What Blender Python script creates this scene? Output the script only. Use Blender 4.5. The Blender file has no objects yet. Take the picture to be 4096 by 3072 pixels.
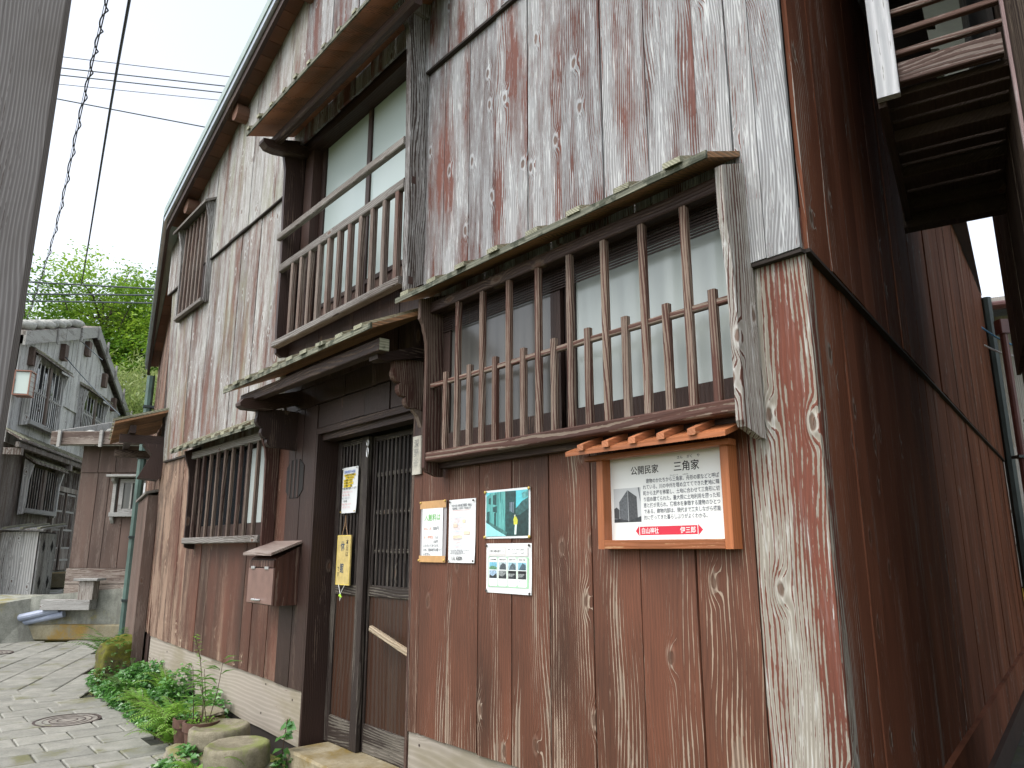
import bpy, bmesh, math, random
import numpy as np
from mathutils import Vector, Matrix
random.seed(7); rng = np.random.default_rng(11)
R = math.radians
sc = bpy.context.scene
COL = sc.collection

# ------------------------------------------------------------------ camera, sky, sun, exposure
cam_d = bpy.data.cameras.new('camera'); cam = bpy.data.objects.new('camera', cam_d); COL.objects.link(cam)
CAMH = 1.2; PITCH = R(12.71)
cam.location = (0, 0, CAMH); cam.rotation_euler = (math.pi/2 + PITCH, 0, 0)
cam_d.sensor_width = 36.0; cam_d.lens = 36.0*736/1024; cam_d.clip_end = 400; cam_d.clip_start = .05
sc.camera = cam
w = bpy.data.worlds.new('World'); sc.world = w; w.use_nodes = True
wn = w.node_tree.nodes; wl = w.node_tree.links
sky = wn.new('ShaderNodeTexSky'); sky.sky_type = 'NISHITA'; sky.sun_disc = False
SUN_AZ, SUN_EL = R(-128), R(56)            # azimuth measured from +Y clockwise
sky.sun_elevation = SUN_EL; sky.sun_rotation = SUN_AZ
sky.air_density = 1.0; sky.dust_density = 3.0; sky.ozone_density = 1.0
hs = wn.new('ShaderNodeHueSaturation'); hs.inputs['Saturation'].default_value = .34
wl.new(sky.outputs[0], hs.inputs['Color'])
bg = wn['Background']; bg.inputs[1].default_value = .15
wl.new(hs.outputs[0], bg.inputs[0])
sd = bpy.data.lights.new('sun', 'SUN'); sun = bpy.data.objects.new('sun', sd); COL.objects.link(sun)
sd.energy = .7; sd.angle = R(40); sd.color = (1, .97, .93)
sdir = Vector((math.sin(SUN_AZ)*math.cos(SUN_EL), math.cos(SUN_AZ)*math.cos(SUN_EL), math.sin(SUN_EL)))
sun.rotation_euler = sdir.to_track_quat('Z', 'Y').to_euler(); sun.location = (-6, -8, 12)
sc.view_settings.view_transform = 'Standard'; sc.view_settings.look = 'None'
sc.view_settings.exposure = 1.36; sc.view_settings.gamma = 1.0
sc.view_settings.use_curve_mapping = False

# ------------------------------------------------------------------ frames
def azv(a): return np.array([math.sin(a), math.cos(a)])
GZ = -.10                                   # street level
P0 = np.array([.94190, 2.24421])
dF = azv(R(-40.3065)); nF = np.array([-dF[1], dF[0]])
ex, ey = -dF, -nF                           # local axes of the house front: x right, y into the wall
TH = math.atan2(ex[1], ex[0])
def loc2(v): return np.array([v@ex, v@ey])
def place(u, n, z): p = P0 + dF*u + nF*n; return Vector((p[0], p[1], z))
def Fm(u, n, z): return (-u, -n, z)         # front wall: along, outward, up -> house local
dS = loc2(azv(R(37.35))); nS = np.array([dS[1], -dS[0]])
if nS[0] < 0: nS = -nS
def Sm(s, m, z): return (dS[0]*s + nS[0]*m, dS[1]*s + nS[1]*m, z)
UW = 6.95
_dW = azv(R(-29.6)); dW = loc2(_dW); nW = loc2(np.array([-_dW[1], _dW[0]]))
def Wm(s, m, z): return (-UW + dW[0]*s + nW[0]*m, dW[1]*s + nW[1]*m, z)
def Id(x, y, z): return (x, y, z)

# ------------------------------------------------------------------ mesh helpers
class MB:
    def __init__(s): s.v = []; s.f = []
    def hexa(s, p):
        b = len(s.v); s.v += [tuple(q) for q in p]
        s.f += [(b, b+3, b+2, b+1), (b+4, b+5, b+6, b+7), (b, b+1, b+5, b+4), (b+1, b+2, b+6, b+5), (b+2, b+3, b+7, b+6), (b+3, b, b+4, b+7)]
        return s
    def box(s, m, a0, a1, b0, b1, c0, c1):
        return s.hexa([m(a0, b0, c0), m(a1, b0, c0), m(a1, b1, c0), m(a0, b1, c0), m(a0, b0, c1), m(a1, b0, c1), m(a1, b1, c1), m(a0, b1, c1)])
    def cbox(s, m, a0, a1, b0, b1, c0, c1, ax=2, c=.004):
        # box with its four long edges chamfered; ax = long axis
        r = [(a0, a1), (b0, b1), (c0, c1)]; lo, hi = r[ax]
        o = [i for i in range(3) if i != ax]; (p0, p1), (q0, q1) = r[o[0]], r[o[1]]
        c = min(c, abs(p1-p0)*.3, abs(q1-q0)*.3)
        pts = [(p0+c, q0), (p1-c, q0), (p1, q0+c), (p1, q1-c), (p1-c, q1), (p0+c, q1), (p0, q1-c), (p0, q0+c)]
        def mk(p, q, t):
            x = [0, 0, 0]; x[ax] = t; x[o[0]] = p; x[o[1]] = q; return m(*x)
        return s.loft([[mk(p, q, lo) for p, q in pts], [mk(p, q, hi) for p, q in pts]])
    def loft(s, rings, cap=True, closed=True):
        b = len(s.v); n = len(rings[0])
        for r in rings: s.v += [tuple(q) for q in r]
        for i in range(len(rings)-1):
            for j in range(n if closed else n-1):
                k = (j+1) % n
                s.f.append((b+i*n+j, b+i*n+k, b+(i+1)*n+k, b+(i+1)*n+j))
        if cap:
            s.f.append(tuple(b+j for j in range(n))[::-1]); s.f.append(tuple(b+(len(rings)-1)*n+j for j in range(n)))
        return s
    def prism(s, poly, m3, t0, t1):
        return s.loft([[m3(p, q, t0) for p, q in poly], [m3(p, q, t1) for p, q in poly]])
    def tube(s, pts, r, seg=8, cap=True):
        pts = [Vector(p) for p in pts]; rings = []
        rr = r if isinstance(r, (list, tuple)) else [r]*len(pts)
        for i, p in enumerate(pts):
            d = (pts[min(i+1, len(pts)-1)] - pts[max(i-1, 0)]).normalized()
            a = d.orthogonal() if i == 0 else (a - d*a.dot(d))
            a.normalize(); c = d.cross(a)
            rings.append([p + (a*math.cos(t) + c*math.sin(t))*rr[i] for t in [2*math.pi*k/seg for k in range(seg)]])
        return s.loft(rings, cap)
    def quad(s, a, b, c, d):
        k = len(s.v); s.v += [tuple(a), tuple(b), tuple(c), tuple(d)]; s.f.append((k, k+1, k+2, k+3)); return s
    def poly(s, pts):
        k = len(s.v); s.v += [tuple(p) for p in pts]; s.f.append(tuple(range(k, k+len(pts)))); return s
    def mesh(s, name, mat=None, smooth=False, fix=True):
        me = bpy.data.meshes.new(name); me.from_pydata(s.v, [], s.f); 
        if fix:
            bm = bmesh.new(); bm.from_mesh(me); bmesh.ops.recalc_face_normals(bm, faces=bm.faces); bm.to_mesh(me); bm.free()
        if mat: me.materials.append(mat)
        if smooth: me.polygons.foreach_set('use_smooth', [True]*len(me.polygons))
        me.update(); return me
    def build(s, name, mat, parent=None, label=None, smooth=False, fix=True, loc=None, rz=None):
        return link(name, s.mesh(name, mat, smooth, fix), parent, label, loc, rz)
def link(name, me, parent=None, label=None, loc=None, rz=None):
    o = bpy.data.objects.new(name, me); COL.objects.link(o)
    if parent: o.parent = parent
    if loc is not None: o.location = loc
    if rz is not None: o.rotation_euler[2] = rz
    if label: o['label'] = label
    return o
def tag(o, label, cat, group=None):
    o['label'] = label; o['category'] = cat
    if group: o['group'] = group
    return o
def empty(name, loc, rz, label, cat, group=None):
    o = bpy.data.objects.new(name, None); COL.objects.link(o); o.location = loc; o.rotation_euler[2] = rz
    o.empty_display_size = .1
    return tag(o, label, cat, group)
def struct(o): o['kind'] = 'structure'; return o
def stuff(o): o['kind'] = 'stuff'; return o

# ------------------------------------------------------------------ materials
class NT:
    def __init__(s, name):
        s.m = bpy.data.materials.new(name); s.m.use_nodes = True; s.t = s.m.node_tree; s.b = s.t.nodes['Principled BSDF']
    def n(s, t, **k):
        x = s.t.nodes.new(t)
        for a, b in k.items(): setattr(x, a, b)
        return x
    def con(s, a, b):
        if isinstance(a, (int, float)): b.default_value = a
        elif isinstance(a, tuple): b.default_value = a if len(a) != 3 or len(b.default_value) == 3 else (*a, 1)
        else: s.t.links.new(a, b)
    def math(s, op, a, b=0.0, c=None, clamp=False):
        x = s.n('ShaderNodeMath', operation=op); x.use_clamp = clamp
        s.con(a, x.inputs[0]); s.con(b, x.inputs[1])
        if c is not None: s.con(c, x.inputs[2])
        return x.outputs[0]
    def vm(s, op, a, b=(0, 0, 0)):
        x = s.n('ShaderNodeVectorMath', operation=op); s.con(a, x.inputs[0]); s.con(b, x.inputs[1]); return x.outputs[0]
    def noise(s, v, scale=1.0, detail=2, rough=.5):
        x = s.n('ShaderNodeTexNoise'); s.con(v, x.inputs['Vector']); x.inputs['Scale'].default_value = scale
        x.inputs['Detail'].default_value = detail; x.inputs['Roughness'].default_value = rough; return x.outputs[0]
    def mix(s, f, a, b, bt='MIX'):
        x = s.n('ShaderNodeMix', data_type='RGBA', blend_type=bt); s.con(f, x.inputs[0])
        s.con((*a, 1) if isinstance(a, tuple) and len(a) == 3 else a, x.inputs[6]); s.con((*b, 1) if isinstance(b, tuple) and len(b) == 3 else b, x.inputs[7]); return x.outputs[2]
    def ss(s, x, a, b):
        m = s.n('ShaderNodeMapRange', interpolation_type='SMOOTHSTEP'); s.con(x, m.inputs[0])
        m.inputs[1].default_value = a; m.inputs[2].default_value = b; return m.outputs[0]
    def lin(s, x, a, b, c, d):
        m = s.n('ShaderNodeMapRange'); s.con(x, m.inputs[0])
        for i, k in enumerate((a, b, c, d)): s.con(k, m.inputs[i+1])
        return m.outputs[0]
    def bump(s, h, st, dist):
        x = s.n('ShaderNodeBump'); x.inputs['Strength'].default_value = st; x.inputs['Distance'].default_value = dist
        s.con(h, x.inputs['Height']); s.t.links.new(x.outputs[0], s.b.inputs['Normal'])
    def col(s, c): s.con((*c, 1) if isinstance(c, tuple) else c, s.b.inputs['Base Color'])

def wood(name, ax='z', paint=(.12, .04, .027), bare=((.30, .27, .24), (.46, .45, .43)), wear=.5, var=.06, ring=125, knots=.35,
         rough=.72, zg=None, stain=None, bump=.5, moss=None, spec=.35, ringmix=.30, paint2=None, flip=False, pcon=1.0, fixed=0.0, patchsc=1.0, white=0.0, cracks=.5, tint=.25):
    """weathered plank: growth rings, fibres, knots and what is left of a stain/paint coat"""
    t = NT(name)
    tc = t.n('ShaderNodeTexCoord'); oi = t.n('ShaderNodeObjectInfo')
    sp = t.n('ShaderNodeSeparateXYZ'); t.con(tc.outputs['Object'], sp.inputs[0]); X, Y, Z = sp.outputs
    cb = t.n('ShaderNodeCombineXYZ')
    order = {'z': (X, Y, Z), 'x': (Z, Y, X), 'y': (X, Z, Y)}[ax]
    for i in range(3): t.con(order[i], cb.inputs[i])
    p = cb.outputs[0]
    rnd = oi.outputs['Random']
    off = t.n('ShaderNodeCombineXYZ')
    t.con(t.math('MULTIPLY', rnd, 53.0), off.inputs[0]); t.con(t.math('MULTIPLY', rnd, 91.0), off.inputs[1]); t.con(t.math('MULTIPLY', rnd, 37.0), off.inputs[2])
    v = t.vm('ADD', p, off.outputs[0])
    rnd2 = t.math('FRACT', t.math('MULTIPLY', rnd, 17.31))
    rnd3 = t.math('FRACT', t.math('MULTIPLY', rnd, 41.77))
    warp = t.noise(t.vm('MULTIPLY', v, (3.2, 3.2, .75)), 1, 2)
    warp2 = t.noise(t.vm('MULTIPLY', v, (22, 22, 2.2)), 1, 1)
    k2 = t.n('ShaderNodeCombineXYZ'); vs = t.n('ShaderNodeSeparateXYZ'); t.con(v, vs.inputs[0])
    t.con(t.math('MULTIPLY', t.math('ADD', vs.outputs[0], vs.outputs[1]), 6.0), k2.inputs[0]); t.con(t.math('MULTIPLY', vs.outputs[2], 2.9), k2.inputs[1])
    vo = t.n('ShaderNodeTexVoronoi', voronoi_dimensions='2D'); t.con(k2.outputs[0], vo.inputs['Vector']); vo.inputs['Scale'].default_value = 1
    fleck0 = t.noise(t.vm('MULTIPLY', v, (45, 45, 25)), 1, 2)
    sel = t.n('ShaderNodeSeparateColor'); t.con(vo.outputs['Color'], sel.inputs[0])
    on = t.math('LESS_THAN', sel.outputs[0], knots)
    kd = vo.outputs['Distance']
    kf = t.math('MULTIPLY', t.math('SUBTRACT', 1.0, t.ss(kd, .0, .30)), on)
    kr = t.math('ADD', kd, t.math('MULTIPLY', t.math('SUBTRACT', fleck0, .5), .11)); kc = t.math('MULTIPLY', t.math('SUBTRACT', 1.0, t.ss(kr, .05, .085)), on)
    kh = t.math('MULTIPLY', t.math('SUBTRACT', 1.0, t.ss(kd, .09, .15)), on)
    ax_ = t.n('ShaderNodeSeparateXYZ'); t.con(v, ax_.inputs[0])
    across = t.math('ADD', ax_.outputs[0], ax_.outputs[1])
    ph = t.math('MULTIPLY', across, ring*6.283/6.283)
    ph = t.math('ADD', ph, t.math('MULTIPLY', warp, ring*.17))
    ph = t.math('ADD', ph, t.math('MULTIPLY', warp2, .45))
    ph = t.math('ADD', ph, t.math('MULTIPLY', kf, 4.5))
    tri = t.math('PINGPONG', ph, 1.0)
    ringw = t.math('POWER', tri, 1.6)
    fine = t.noise(t.vm('MULTIPLY', v, (240, 240, 7)), 1, 3, .65)
    patch = t.noise(t.vm('MULTIPLY', v, (9*patchsc, 9*patchsc, 1.05*patchsc)), 1, 4, .62)
    fleck = t.noise(t.vm('MULTIPLY', v, (60, 60, 14)), 1, 3, .7)
    crest = t.math('POWER', tri, 5.0) if flip else ringw
    score = t.math('ADD', t.math('ADD', t.math('MULTIPLY', t.math('SUBTRACT', patch, .5), pcon), .5), t.math('MULTIPLY', t.math('SUBTRACT', crest, .17 if flip else .45), -ringmix if flip else ringmix))
    score = t.math('ADD', score, t.math('MULTIPLY', t.math('SUBTRACT', fleck, .5), .34))
    score = t.math('ADD', score, t.math('MULTIPLY', t.math('SUBTRACT', fine, .5), .18))
    score = t.math('SUBTRACT', score, t.math('MULTIPLY', kh, .16))
    thr = t.math('ADD', wear, t.math('MULTIPLY', t.math('SUBTRACT', rnd2, .5), var*2))
    big0 = t.noise(t.vm('MULTIPLY', v, (4, 4, 1.6)), 1, 3)
    if zg:
        for (axis, a, b, amt) in zg:
            c = {'x': X, 'y': Y, 'z': Z}[axis]
            thr = t.math('ADD', thr, t.math('MULTIPLY', t.math('MULTIPLY', t.ss(c, a, b) if a < b else t.math('SUBTRACT', 1.0, t.ss(c, b, a)), amt), t.lin(big0, .3, .7, .45, 1.55)))
    d = t.math('SUBTRACT', score, thr)
    mask = t.ss(d, -.014, .018)
    tone = t.math('ADD', t.math('MULTIPLY', fine, .55), t.math('MULTIPLY', ringw, .45))
    bc = t.mix(t.ss(tone, .25, .78), bare[0], bare[1])
    big = t.noise(t.vm('MULTIPLY', v, (2.5, 2.5, .8)), 1, 3)
    pc = t.mix(t.lin(t.math('ADD', big, t.math('MULTIPLY', fine, .4)), .5, .95, 0., 1.), tuple(c*.62 for c in paint), tuple(c*1.35 for c in (paint2 or paint)))
    pc = t.mix(t.math('MULTIPLY', ringw, .32), pc, tuple(c*.5 for c in paint))
    col = t.mix(mask, bc, pc)
    if white:   # chalky residue on the raised late wood
        wm = t.math('MULTIPLY', t.ss(t.noise(t.vm('MULTIPLY', v, (75, 75, 5)), 1, 3, .7), .55, .66), white)
        col = t.mix(t.math('MULTIPLY', wm, t.math('SUBTRACT', 1.0, t.math('MULTIPLY', mask, .8))), col, (.62, .65, .66))
    if stain:   # algae / rain staining of the boards themselves
        (scol, samt, ssc) = stain
        sm = t.math('MULTIPLY', t.ss(t.noise(t.vm('MULTIPLY', v, (3*ssc, 3*ssc, 1.2*ssc)), 1, 4, .6), .48, .68), samt)
        col = t.mix(sm, col, scol)
    # per plank tint
    col = t.mix(tint, col, t.mix(rnd3, (.30, .30, .30), (.72, .70, .66)), 'OVERLAY') if tint else col
    kcol = t.mix(t.noise(t.vm('MULTIPLY', v, (70, 70, 30)), 1, 1), (.030, .014, .009), (.15, .075, .045))
    col = t.mix(t.math('MULTIPLY', t.math('SUBTRACT', kh, kc, clamp=True), .12 if flip else .35), col, bare[1])
    col = t.mix(t.math('MULTIPLY', kc, .8), col, kcol)
    crack = t.math('MULTIPLY', t.ss(t.noise(t.vm('MULTIPLY', v, (90, 90, 1.1)), 1, 2), .69, .74), cracks)
    col = t.mix(crack, col, (.02, .015, .012))
    if moss:
        mm = t.ss(t.noise(t.vm('MULTIPLY', v, (14, 14, 14)), 1, 4, .65), moss[1], moss[1]+.12)
        col = t.mix(t.math('MULTIPLY', mm, .85), col, moss[0])
    t.col(col)
    t.con(t.lin(mask, 0., 1., min(1, rough+.12), rough), t.b.inputs['Roughness'])
    t.b.inputs['Specular IOR Level'].default_value = spec
    h = t.math('ADD', t.math('MULTIPLY', ringw, .55), t.math('MULTIPLY', fine, .45))
    h = t.math('ADD', h, t.math('MULTIPLY', mask, .35)); h = t.math('ADD', h, t.math('MULTIPLY', kh, .9)); h = t.math('SUBTRACT', h, t.math('MULTIPLY', kc, .7))
    h = t.math('SUBTRACT', h, t.math('MULTIPLY', crack, 1.2))
    t.bump(h, bump, .004)
    return t.m

def plain(name, c, rough=.6, metal=0, spec=.5, var=0.0, sc_=20, bump=0, emit=None):
    t = NT(name)
    if var:
        tc = t.n('ShaderNodeTexCoord'); nz = t.noise(tc.outputs['Object'], sc_, 4, .6)
        t.col(t.mix(t.ss(nz, .3, .7), tuple(x*(1-var) for x in c), tuple(min(1, x*(1+var)) for x in c)))
        if bump: t.bump(nz, bump, .004)
    else: t.col(c)
    t.b.inputs['Roughness'].default_value = rough; t.b.inputs['Metallic'].default_value = metal; t.b.inputs['Specular IOR Level'].default_value = spec
    return t.m

def stone(name, c1, c2, moss=(.10, .11, .02), mossamt=.5, sc_=9, rough=.92, up=.5, bump=.6, stain=None):
    t = NT(name); tc = t.n('ShaderNodeTexCoord'); O = tc.outputs['Object']
    oi = t.n('ShaderNodeObjectInfo'); off = t.math('MULTIPLY', oi.outputs['Random'], 40.0)
    v = t.vm('ADD', O, off)
    a = t.noise(v, sc_, 6, .65); b = t.noise(v, sc_*9, 4, .7); e = t.noise(v, sc_*.35, 4, .6)
    col = t.mix(t.ss(t.math('ADD', t.math('MULTIPLY', a, .6), t.math('MULTIPLY', b, .4)), .35, .65), c1, c2)
    col = t.mix(.30, col, t.mix(oi.outputs['Random'], (.30, .31, .30), (.70, .70, .68)), 'OVERLAY')
    if stain:
        col = t.mix(t.math('MULTIPLY', t.ss(t.noise(t.vm('MULTIPLY', v, (3, 3, .7)), 1.2, 4, .6), .5, .66), stain[1]), col, stain[0])
    if mossamt:
        g = t.n('ShaderNodeNewGeometry'); s = t.n('ShaderNodeSeparateXYZ'); t.con(g.outputs['Normal'], s.inputs[0])
        f = t.math('ADD', e, t.math('MULTIPLY', s.outputs[2], up*.3))
        f = t.math('ADD', f, t.math('MULTIPLY', t.math('SUBTRACT', b, .5), .3))
        th = 1-mossamt
        col = t.mix(t.ss(f, th-.09, th+.09), col, t.mix(b, tuple(k*.6 for k in moss), tuple(k*1.7 for k in moss)))
    t.col(col); t.b.inputs['Roughness'].default_value = rough; t.b.inputs['Specular IOR Level'].default_value = .25
    t.bump(t.math('ADD', a, t.math('MULTIPLY', b, .6)), bump, .006)
    return t.m

def leafmat(name, c1, c2, c3, rough=.45, trans=.35, sc_=3.0, spec=.4):
    t = NT(name); g = t.n('ShaderNodeNewGeometry')
    rp = g.outputs['Random Per Island']
    tc = t.n('ShaderNodeTexCoord')
    nz = t.noise(tc.outputs['Object'], sc_, 3)
    col = t.mix(rp, c1, c2); col = t.mix(t.ss(nz, .42, .66), col, c3)
    t.col(col); t.b.inputs['Roughness'].default_value = rough; t.b.inputs['Specular IOR Level'].default_value = spec
    tr = t.n('ShaderNodeBsdfTranslucent'); t.con(t.mix(.5, col, c3), tr.inputs[0])
    mx = t.n('ShaderNodeMixShader'); mx.inputs[0].default_value = trans
    out = t.t.nodes['Material Output']
    t.t.links.new(t.b.outputs[0], mx.inputs[1]); t.t.links.new(tr.outputs[0], mx.inputs[2]); t.t.links.new(mx.outputs[0], out.inputs[0])
    return t.m

RED = (.105, .032, .022); BRN = (.080, .035, .020); SILV = ((.27, .265, .26), (.50, .51, .52)); TANB = ((.20, .155, .115), (.40, .34, .27))
M = {}
M['upper'] = wood('upper_boards', paint=(.115, .04, .028), bare=((.19, .194, .198), (.40, .412, .425)), wear=.54, var=.06, pcon=1.5, ringmix=.32, knots=.36, white=.45, cracks=.45, bump=.7, ring=190, zg=[('x', -.30, -.20, .16)])
M['upleft'] = wood('upper_left_boards', paint=(.14, .068, .048), pcon=1.4, ring=170, bare=((.21, .205, .195), (.43, .43, .42)), wear=.525, var=.06, ringmix=.30, white=.5, stain=((.20, .21, .13), .45, 1.0), zg=[('z', 3.4, 4.2, .05)], cracks=.3)
M['lower'] = wood('lower_boards', paint=BRN, paint2=(.128, .047, .026), bare=((.13, .085, .06), (.33, .26, .20)), flip=True, pcon=1.6, wear=.285, var=.075, ringmix=.27, zg=[('z', .95, .36, .17)], knots=.45, cracks=.3, rough=.6)
M['corner'] = wood('corner_boards', paint=(.14, .045, .028), bare=((.22, .20, .165), (.39, .375, .335)), wear=.475, var=.03, ringmix=.25, ring=135, knots=.5, white=.35, bump=.7)
M['lleft'] = wood('lower_left_boards', paint=(.054, .028, .018), paint2=(.098, .037, .023), bare=((.17, .095, .065), (.34, .27, .20)), flip=True, wear=.26, var=.04, zg=[('x', -5.55, -5.9, .21), ('z', .75, .40, .08)], ringmix=.28, cracks=.2, rough=.6)
M['side'] = wood('side_boards', spec=.06, flip=True, paint=(.140, .054, .032), paint2=(.16, .064, .038), bare=((.13, .09, .07), (.30, .275, .25)), wear=.30, var=.05, ringmix=.2, zg=[('y', .45, -.05, .16)], cracks=.2, rough=.85)
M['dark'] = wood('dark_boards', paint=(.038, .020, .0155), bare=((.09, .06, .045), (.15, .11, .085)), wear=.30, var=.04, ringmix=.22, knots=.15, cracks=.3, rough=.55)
M['darkx'] = wood('dark_beams', ax='x', paint=(.038, .020, .0155), bare=((.09, .06, .045), (.15, .11, .085)), wear=.32, var=.04, ringmix=.22, knots=.15, rough=.55)
M['darky'] = wood('dark_arms', ax='y', paint=(.036, .019, .014), bare=((.11, .08, .06), (.2, .16, .13)), wear=.38, var=.04, ringmix=.22, knots=.15, rough=.55)
M['door'] = wood('door_wood', paint=(.026, .018, .015), bare=((.07, .06, .05), (.13, .115, .095)), wear=.40, var=.04, ringmix=.25, knots=.05, rough=.6)
M['doorx'] = wood('door_rails', ax='x', paint=(.028, .020, .016), bare=((.09, .08, .065), (.17, .15, .125)), wear=.43, var=.04, ringmix=.25, knots=.05, rough=.6)
M['panel'] = wood('door_panel', paint=(.048, .020, .011), bare=((.035, .020, .014), (.06, .035, .022)), wear=.46, var=.04, ringmix=.35, ring=45, knots=.0, rough=.4, cracks=.2)
M['slat'] = wood('lattice_slats', paint=(.085, .034, .023), bare=((.17, .125, .095), (.34, .29, .25)), wear=.47, var=.07, ringmix=.42, ring=150, knots=.0, patchsc=1.6, cracks=.2)
M['slatd'] = wood('lattice_slats_dark', paint=(.05, .024, .018), bare=((.12, .09, .07), (.2, .17, .14)), wear=.40, var=.06, ringmix=.4, ring=150, knots=.0, cracks=.2)
M['bal'] = wood('railing_slats', paint=(.085, .045, .033), bare=((.15, .12, .10), (.25, .22, .2)), wear=.47, var=.05, ringmix=.38, ring=140, knots=.0, cracks=.2)
M['sillx'] = wood('sill_wood', ax='x', paint=(.085, .036, .025), bare=((.17, .13, .10), (.30, .26, .23)), wear=.42, var=.05, ringmix=.5, ring=85, knots=.0)
M['greyx'] = wood('grey_beams', ax='x', paint=(.07, .05, .04), bare=((.125, .112, .10), (.26, .25, .235)), wear=.64, var=.04, ringmix=.3, ring=140, knots=.1)
M['greyz'] = wood('grey_panels', paint=(.05, .035, .028), bare=((.20, .195, .19), (.42, .42, .42)), wear=.50, var=.04, ringmix=.3, knots=.12, white=.6, ring=150)
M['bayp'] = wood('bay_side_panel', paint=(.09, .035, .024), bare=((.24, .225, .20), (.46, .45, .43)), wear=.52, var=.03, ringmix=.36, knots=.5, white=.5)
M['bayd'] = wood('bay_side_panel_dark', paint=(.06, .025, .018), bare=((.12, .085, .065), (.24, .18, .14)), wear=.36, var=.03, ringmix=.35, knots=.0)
M['tan'] = wood('awning_boards', ax='y', paint=(.34, .18, .09), bare=((.16, .10, .06), (.28, .19, .12)), wear=.40, var=.05, ringmix=.3, knots=.1, cracks=.2)
M['redtan'] = wood('awning_boards_old', ax='y', paint=(.32, .145, .08), bare=((.15, .08, .05), (.24, .15, .10)), wear=.38, var=.05, ringmix=.3, knots=.1, cracks=.2)
M['soffit'] = wood('soffit_boards', ax='y', paint=(.15, .072, .045), bare=((.12, .07, .05), (.2, .13, .09)), wear=.38, var=.05, ringmix=.3, knots=.1, cracks=.2)
M['moss'] = wood('mossy_edge', ax='x', paint=(.10, .10, .07), bare=((.11, .115, .085), (.21, .21, .16)), wear=.6, var=.05, moss=((.030, .036, .022), .47), knots=0)
M['batten'] = wood('roof_battens', ax='y', paint=(.16, .15, .10), bare=((.20, .20, .14), (.36, .36, .27)), wear=.62, var=.05, knots=0, ring=140, ringmix=.3, moss=((.07, .075, .045), .58))
M['base'] = wood('base_board', ax='x', paint=(.14, .07, .05), bare=((.265, .235, .195), (.335, .30, .255)), wear=.74, var=.02, ringmix=.25, ring=70, knots=.15, cracks=.08, stain=((.19, .165, .10), .6, 1.3), bump=.12)
M['orange'] = wood('orange_frame', paint=(.36, .125, .048), bare=((.38, .20, .10), (.5, .3, .16)), wear=.27, var=.02, ringmix=.12, knots=.05, rough=.5, cracks=.1, bump=.25, tint=.1)
M['orangex'] = wood('orange_frame_x', ax='x', paint=(.36, .125, .048), bare=((.38, .20, .10), (.5, .3, .16)), wear=.27, var=.02, ringmix=.12, knots=.05, rough=.5, cracks=.1, bump=.25, tint=.1)
M['orangey'] = wood('orange_roof', ax='y', paint=(.38, .145, .065), bare=((.38, .22, .12), (.5, .32, .2)), wear=.33, var=.03, ringmix=.15, knots=0, rough=.5, cracks=.1, bump=.25, tint=.1)
M['mail'] = wood('mailbox_wood', paint=(.060, .024, .016), bare=((.13, .08, .06), (.27, .2, .16)), wear=.38, ringmix=.4, ring=45, knots=.0, rough=.5)
M['mailf'] = plain('mailbox_front', (.175, .108, .090), .36, var=.14, sc_=9)
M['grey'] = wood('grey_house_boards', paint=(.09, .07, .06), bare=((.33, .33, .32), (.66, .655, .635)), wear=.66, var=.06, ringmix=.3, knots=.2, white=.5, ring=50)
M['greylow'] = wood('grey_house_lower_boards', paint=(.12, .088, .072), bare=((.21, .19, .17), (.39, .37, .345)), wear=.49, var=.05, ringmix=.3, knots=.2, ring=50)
M['greyr'] = wood('grey_house_rails', ax='x', paint=(.09, .07, .06), bare=((.24, .235, .22), (.44, .44, .425)), wear=.66, var=.06, ringmix=.3, knots=.2)
M['brown'] = wood('brown_hut_boards', paint=(.105, .068, .054), bare=((.13, .085, .07), (.17, .145, .125)), wear=.40, var=.06, ringmix=.14, knots=.1, flip=True)
M['post'] = wood('old_post_wood', paint=(.12, .10, .095), bare=((.150, .138, .138), (.255, .243, .245)), wear=.62, var=.02, ringmix=.12, ring=230, knots=.12, bump=.22, stain=((.10, .085, .075), .5, 1.0), cracks=.35)
M['neigh'] = wood('neighbour_boards', paint=(.05, .03, .022), bare=((.10, .075, .055), (.19, .15, .11)), wear=.48, var=.05, ringmix=.4, knots=.2, ring=40)
M['neighx'] = wood('neighbour_beams', ax='x', paint=(.055, .032, .024), bare=((.12, .10, .08), (.26, .23, .20)), wear=.48, var=.05, ringmix=.4, knots=.1)
M['neighdk'] = wood('neighbour_joists', ax='x', paint=(.065, .042, .032), bare=((.07, .05, .04), (.12, .09, .07)), wear=.40, var=.05, ringmix=.3, knots=.1)
M['pale'] = wood('pale_boards', paint=(.42, .35, .26), bare=((.45, .43, .40), (.70, .68, .64)), wear=.6, var=.06, ringmix=.3, knots=.3)
M['pale2'] = wood('pale_balcony_board', paint=(.3, .3, .3), bare=((.40, .42, .45), (.60, .62, .66)), wear=.75, var=.02, ringmix=.3, ring=60, knots=.3, white=.6, cracks=.1)
M['pink'] = wood('pinkish_post', paint=(.32, .23, .23), bare=((.34, .29, .29), (.48, .44, .44)), wear=.5, var=.03, ringmix=.1, knots=0, bump=.2, cracks=0)
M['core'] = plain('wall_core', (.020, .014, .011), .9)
M['ironpipe'] = plain('green_pipe', (.055, .10, .085), .45, var=.25, sc_=6)
M['darkpipe'] = plain('dark_teal_pipe', (.030, .045, .045), .45, var=.25, sc_=6)
M['redpipe'] = plain('red_brown_pipe', (.14, .055, .05), .4, var=.15, sc_=6)
M['greenmetal'] = plain('roof_edge_green', (.24, .31, .275), .35, spec=.5, var=.08, sc_=8)
M['steel'] = plain('grey_flashing', (.42, .47, .52), .28, metal=.6, var=.08, sc_=8)
M['white'] = plain('white_print', (.80, .82, .80), .5)
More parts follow.
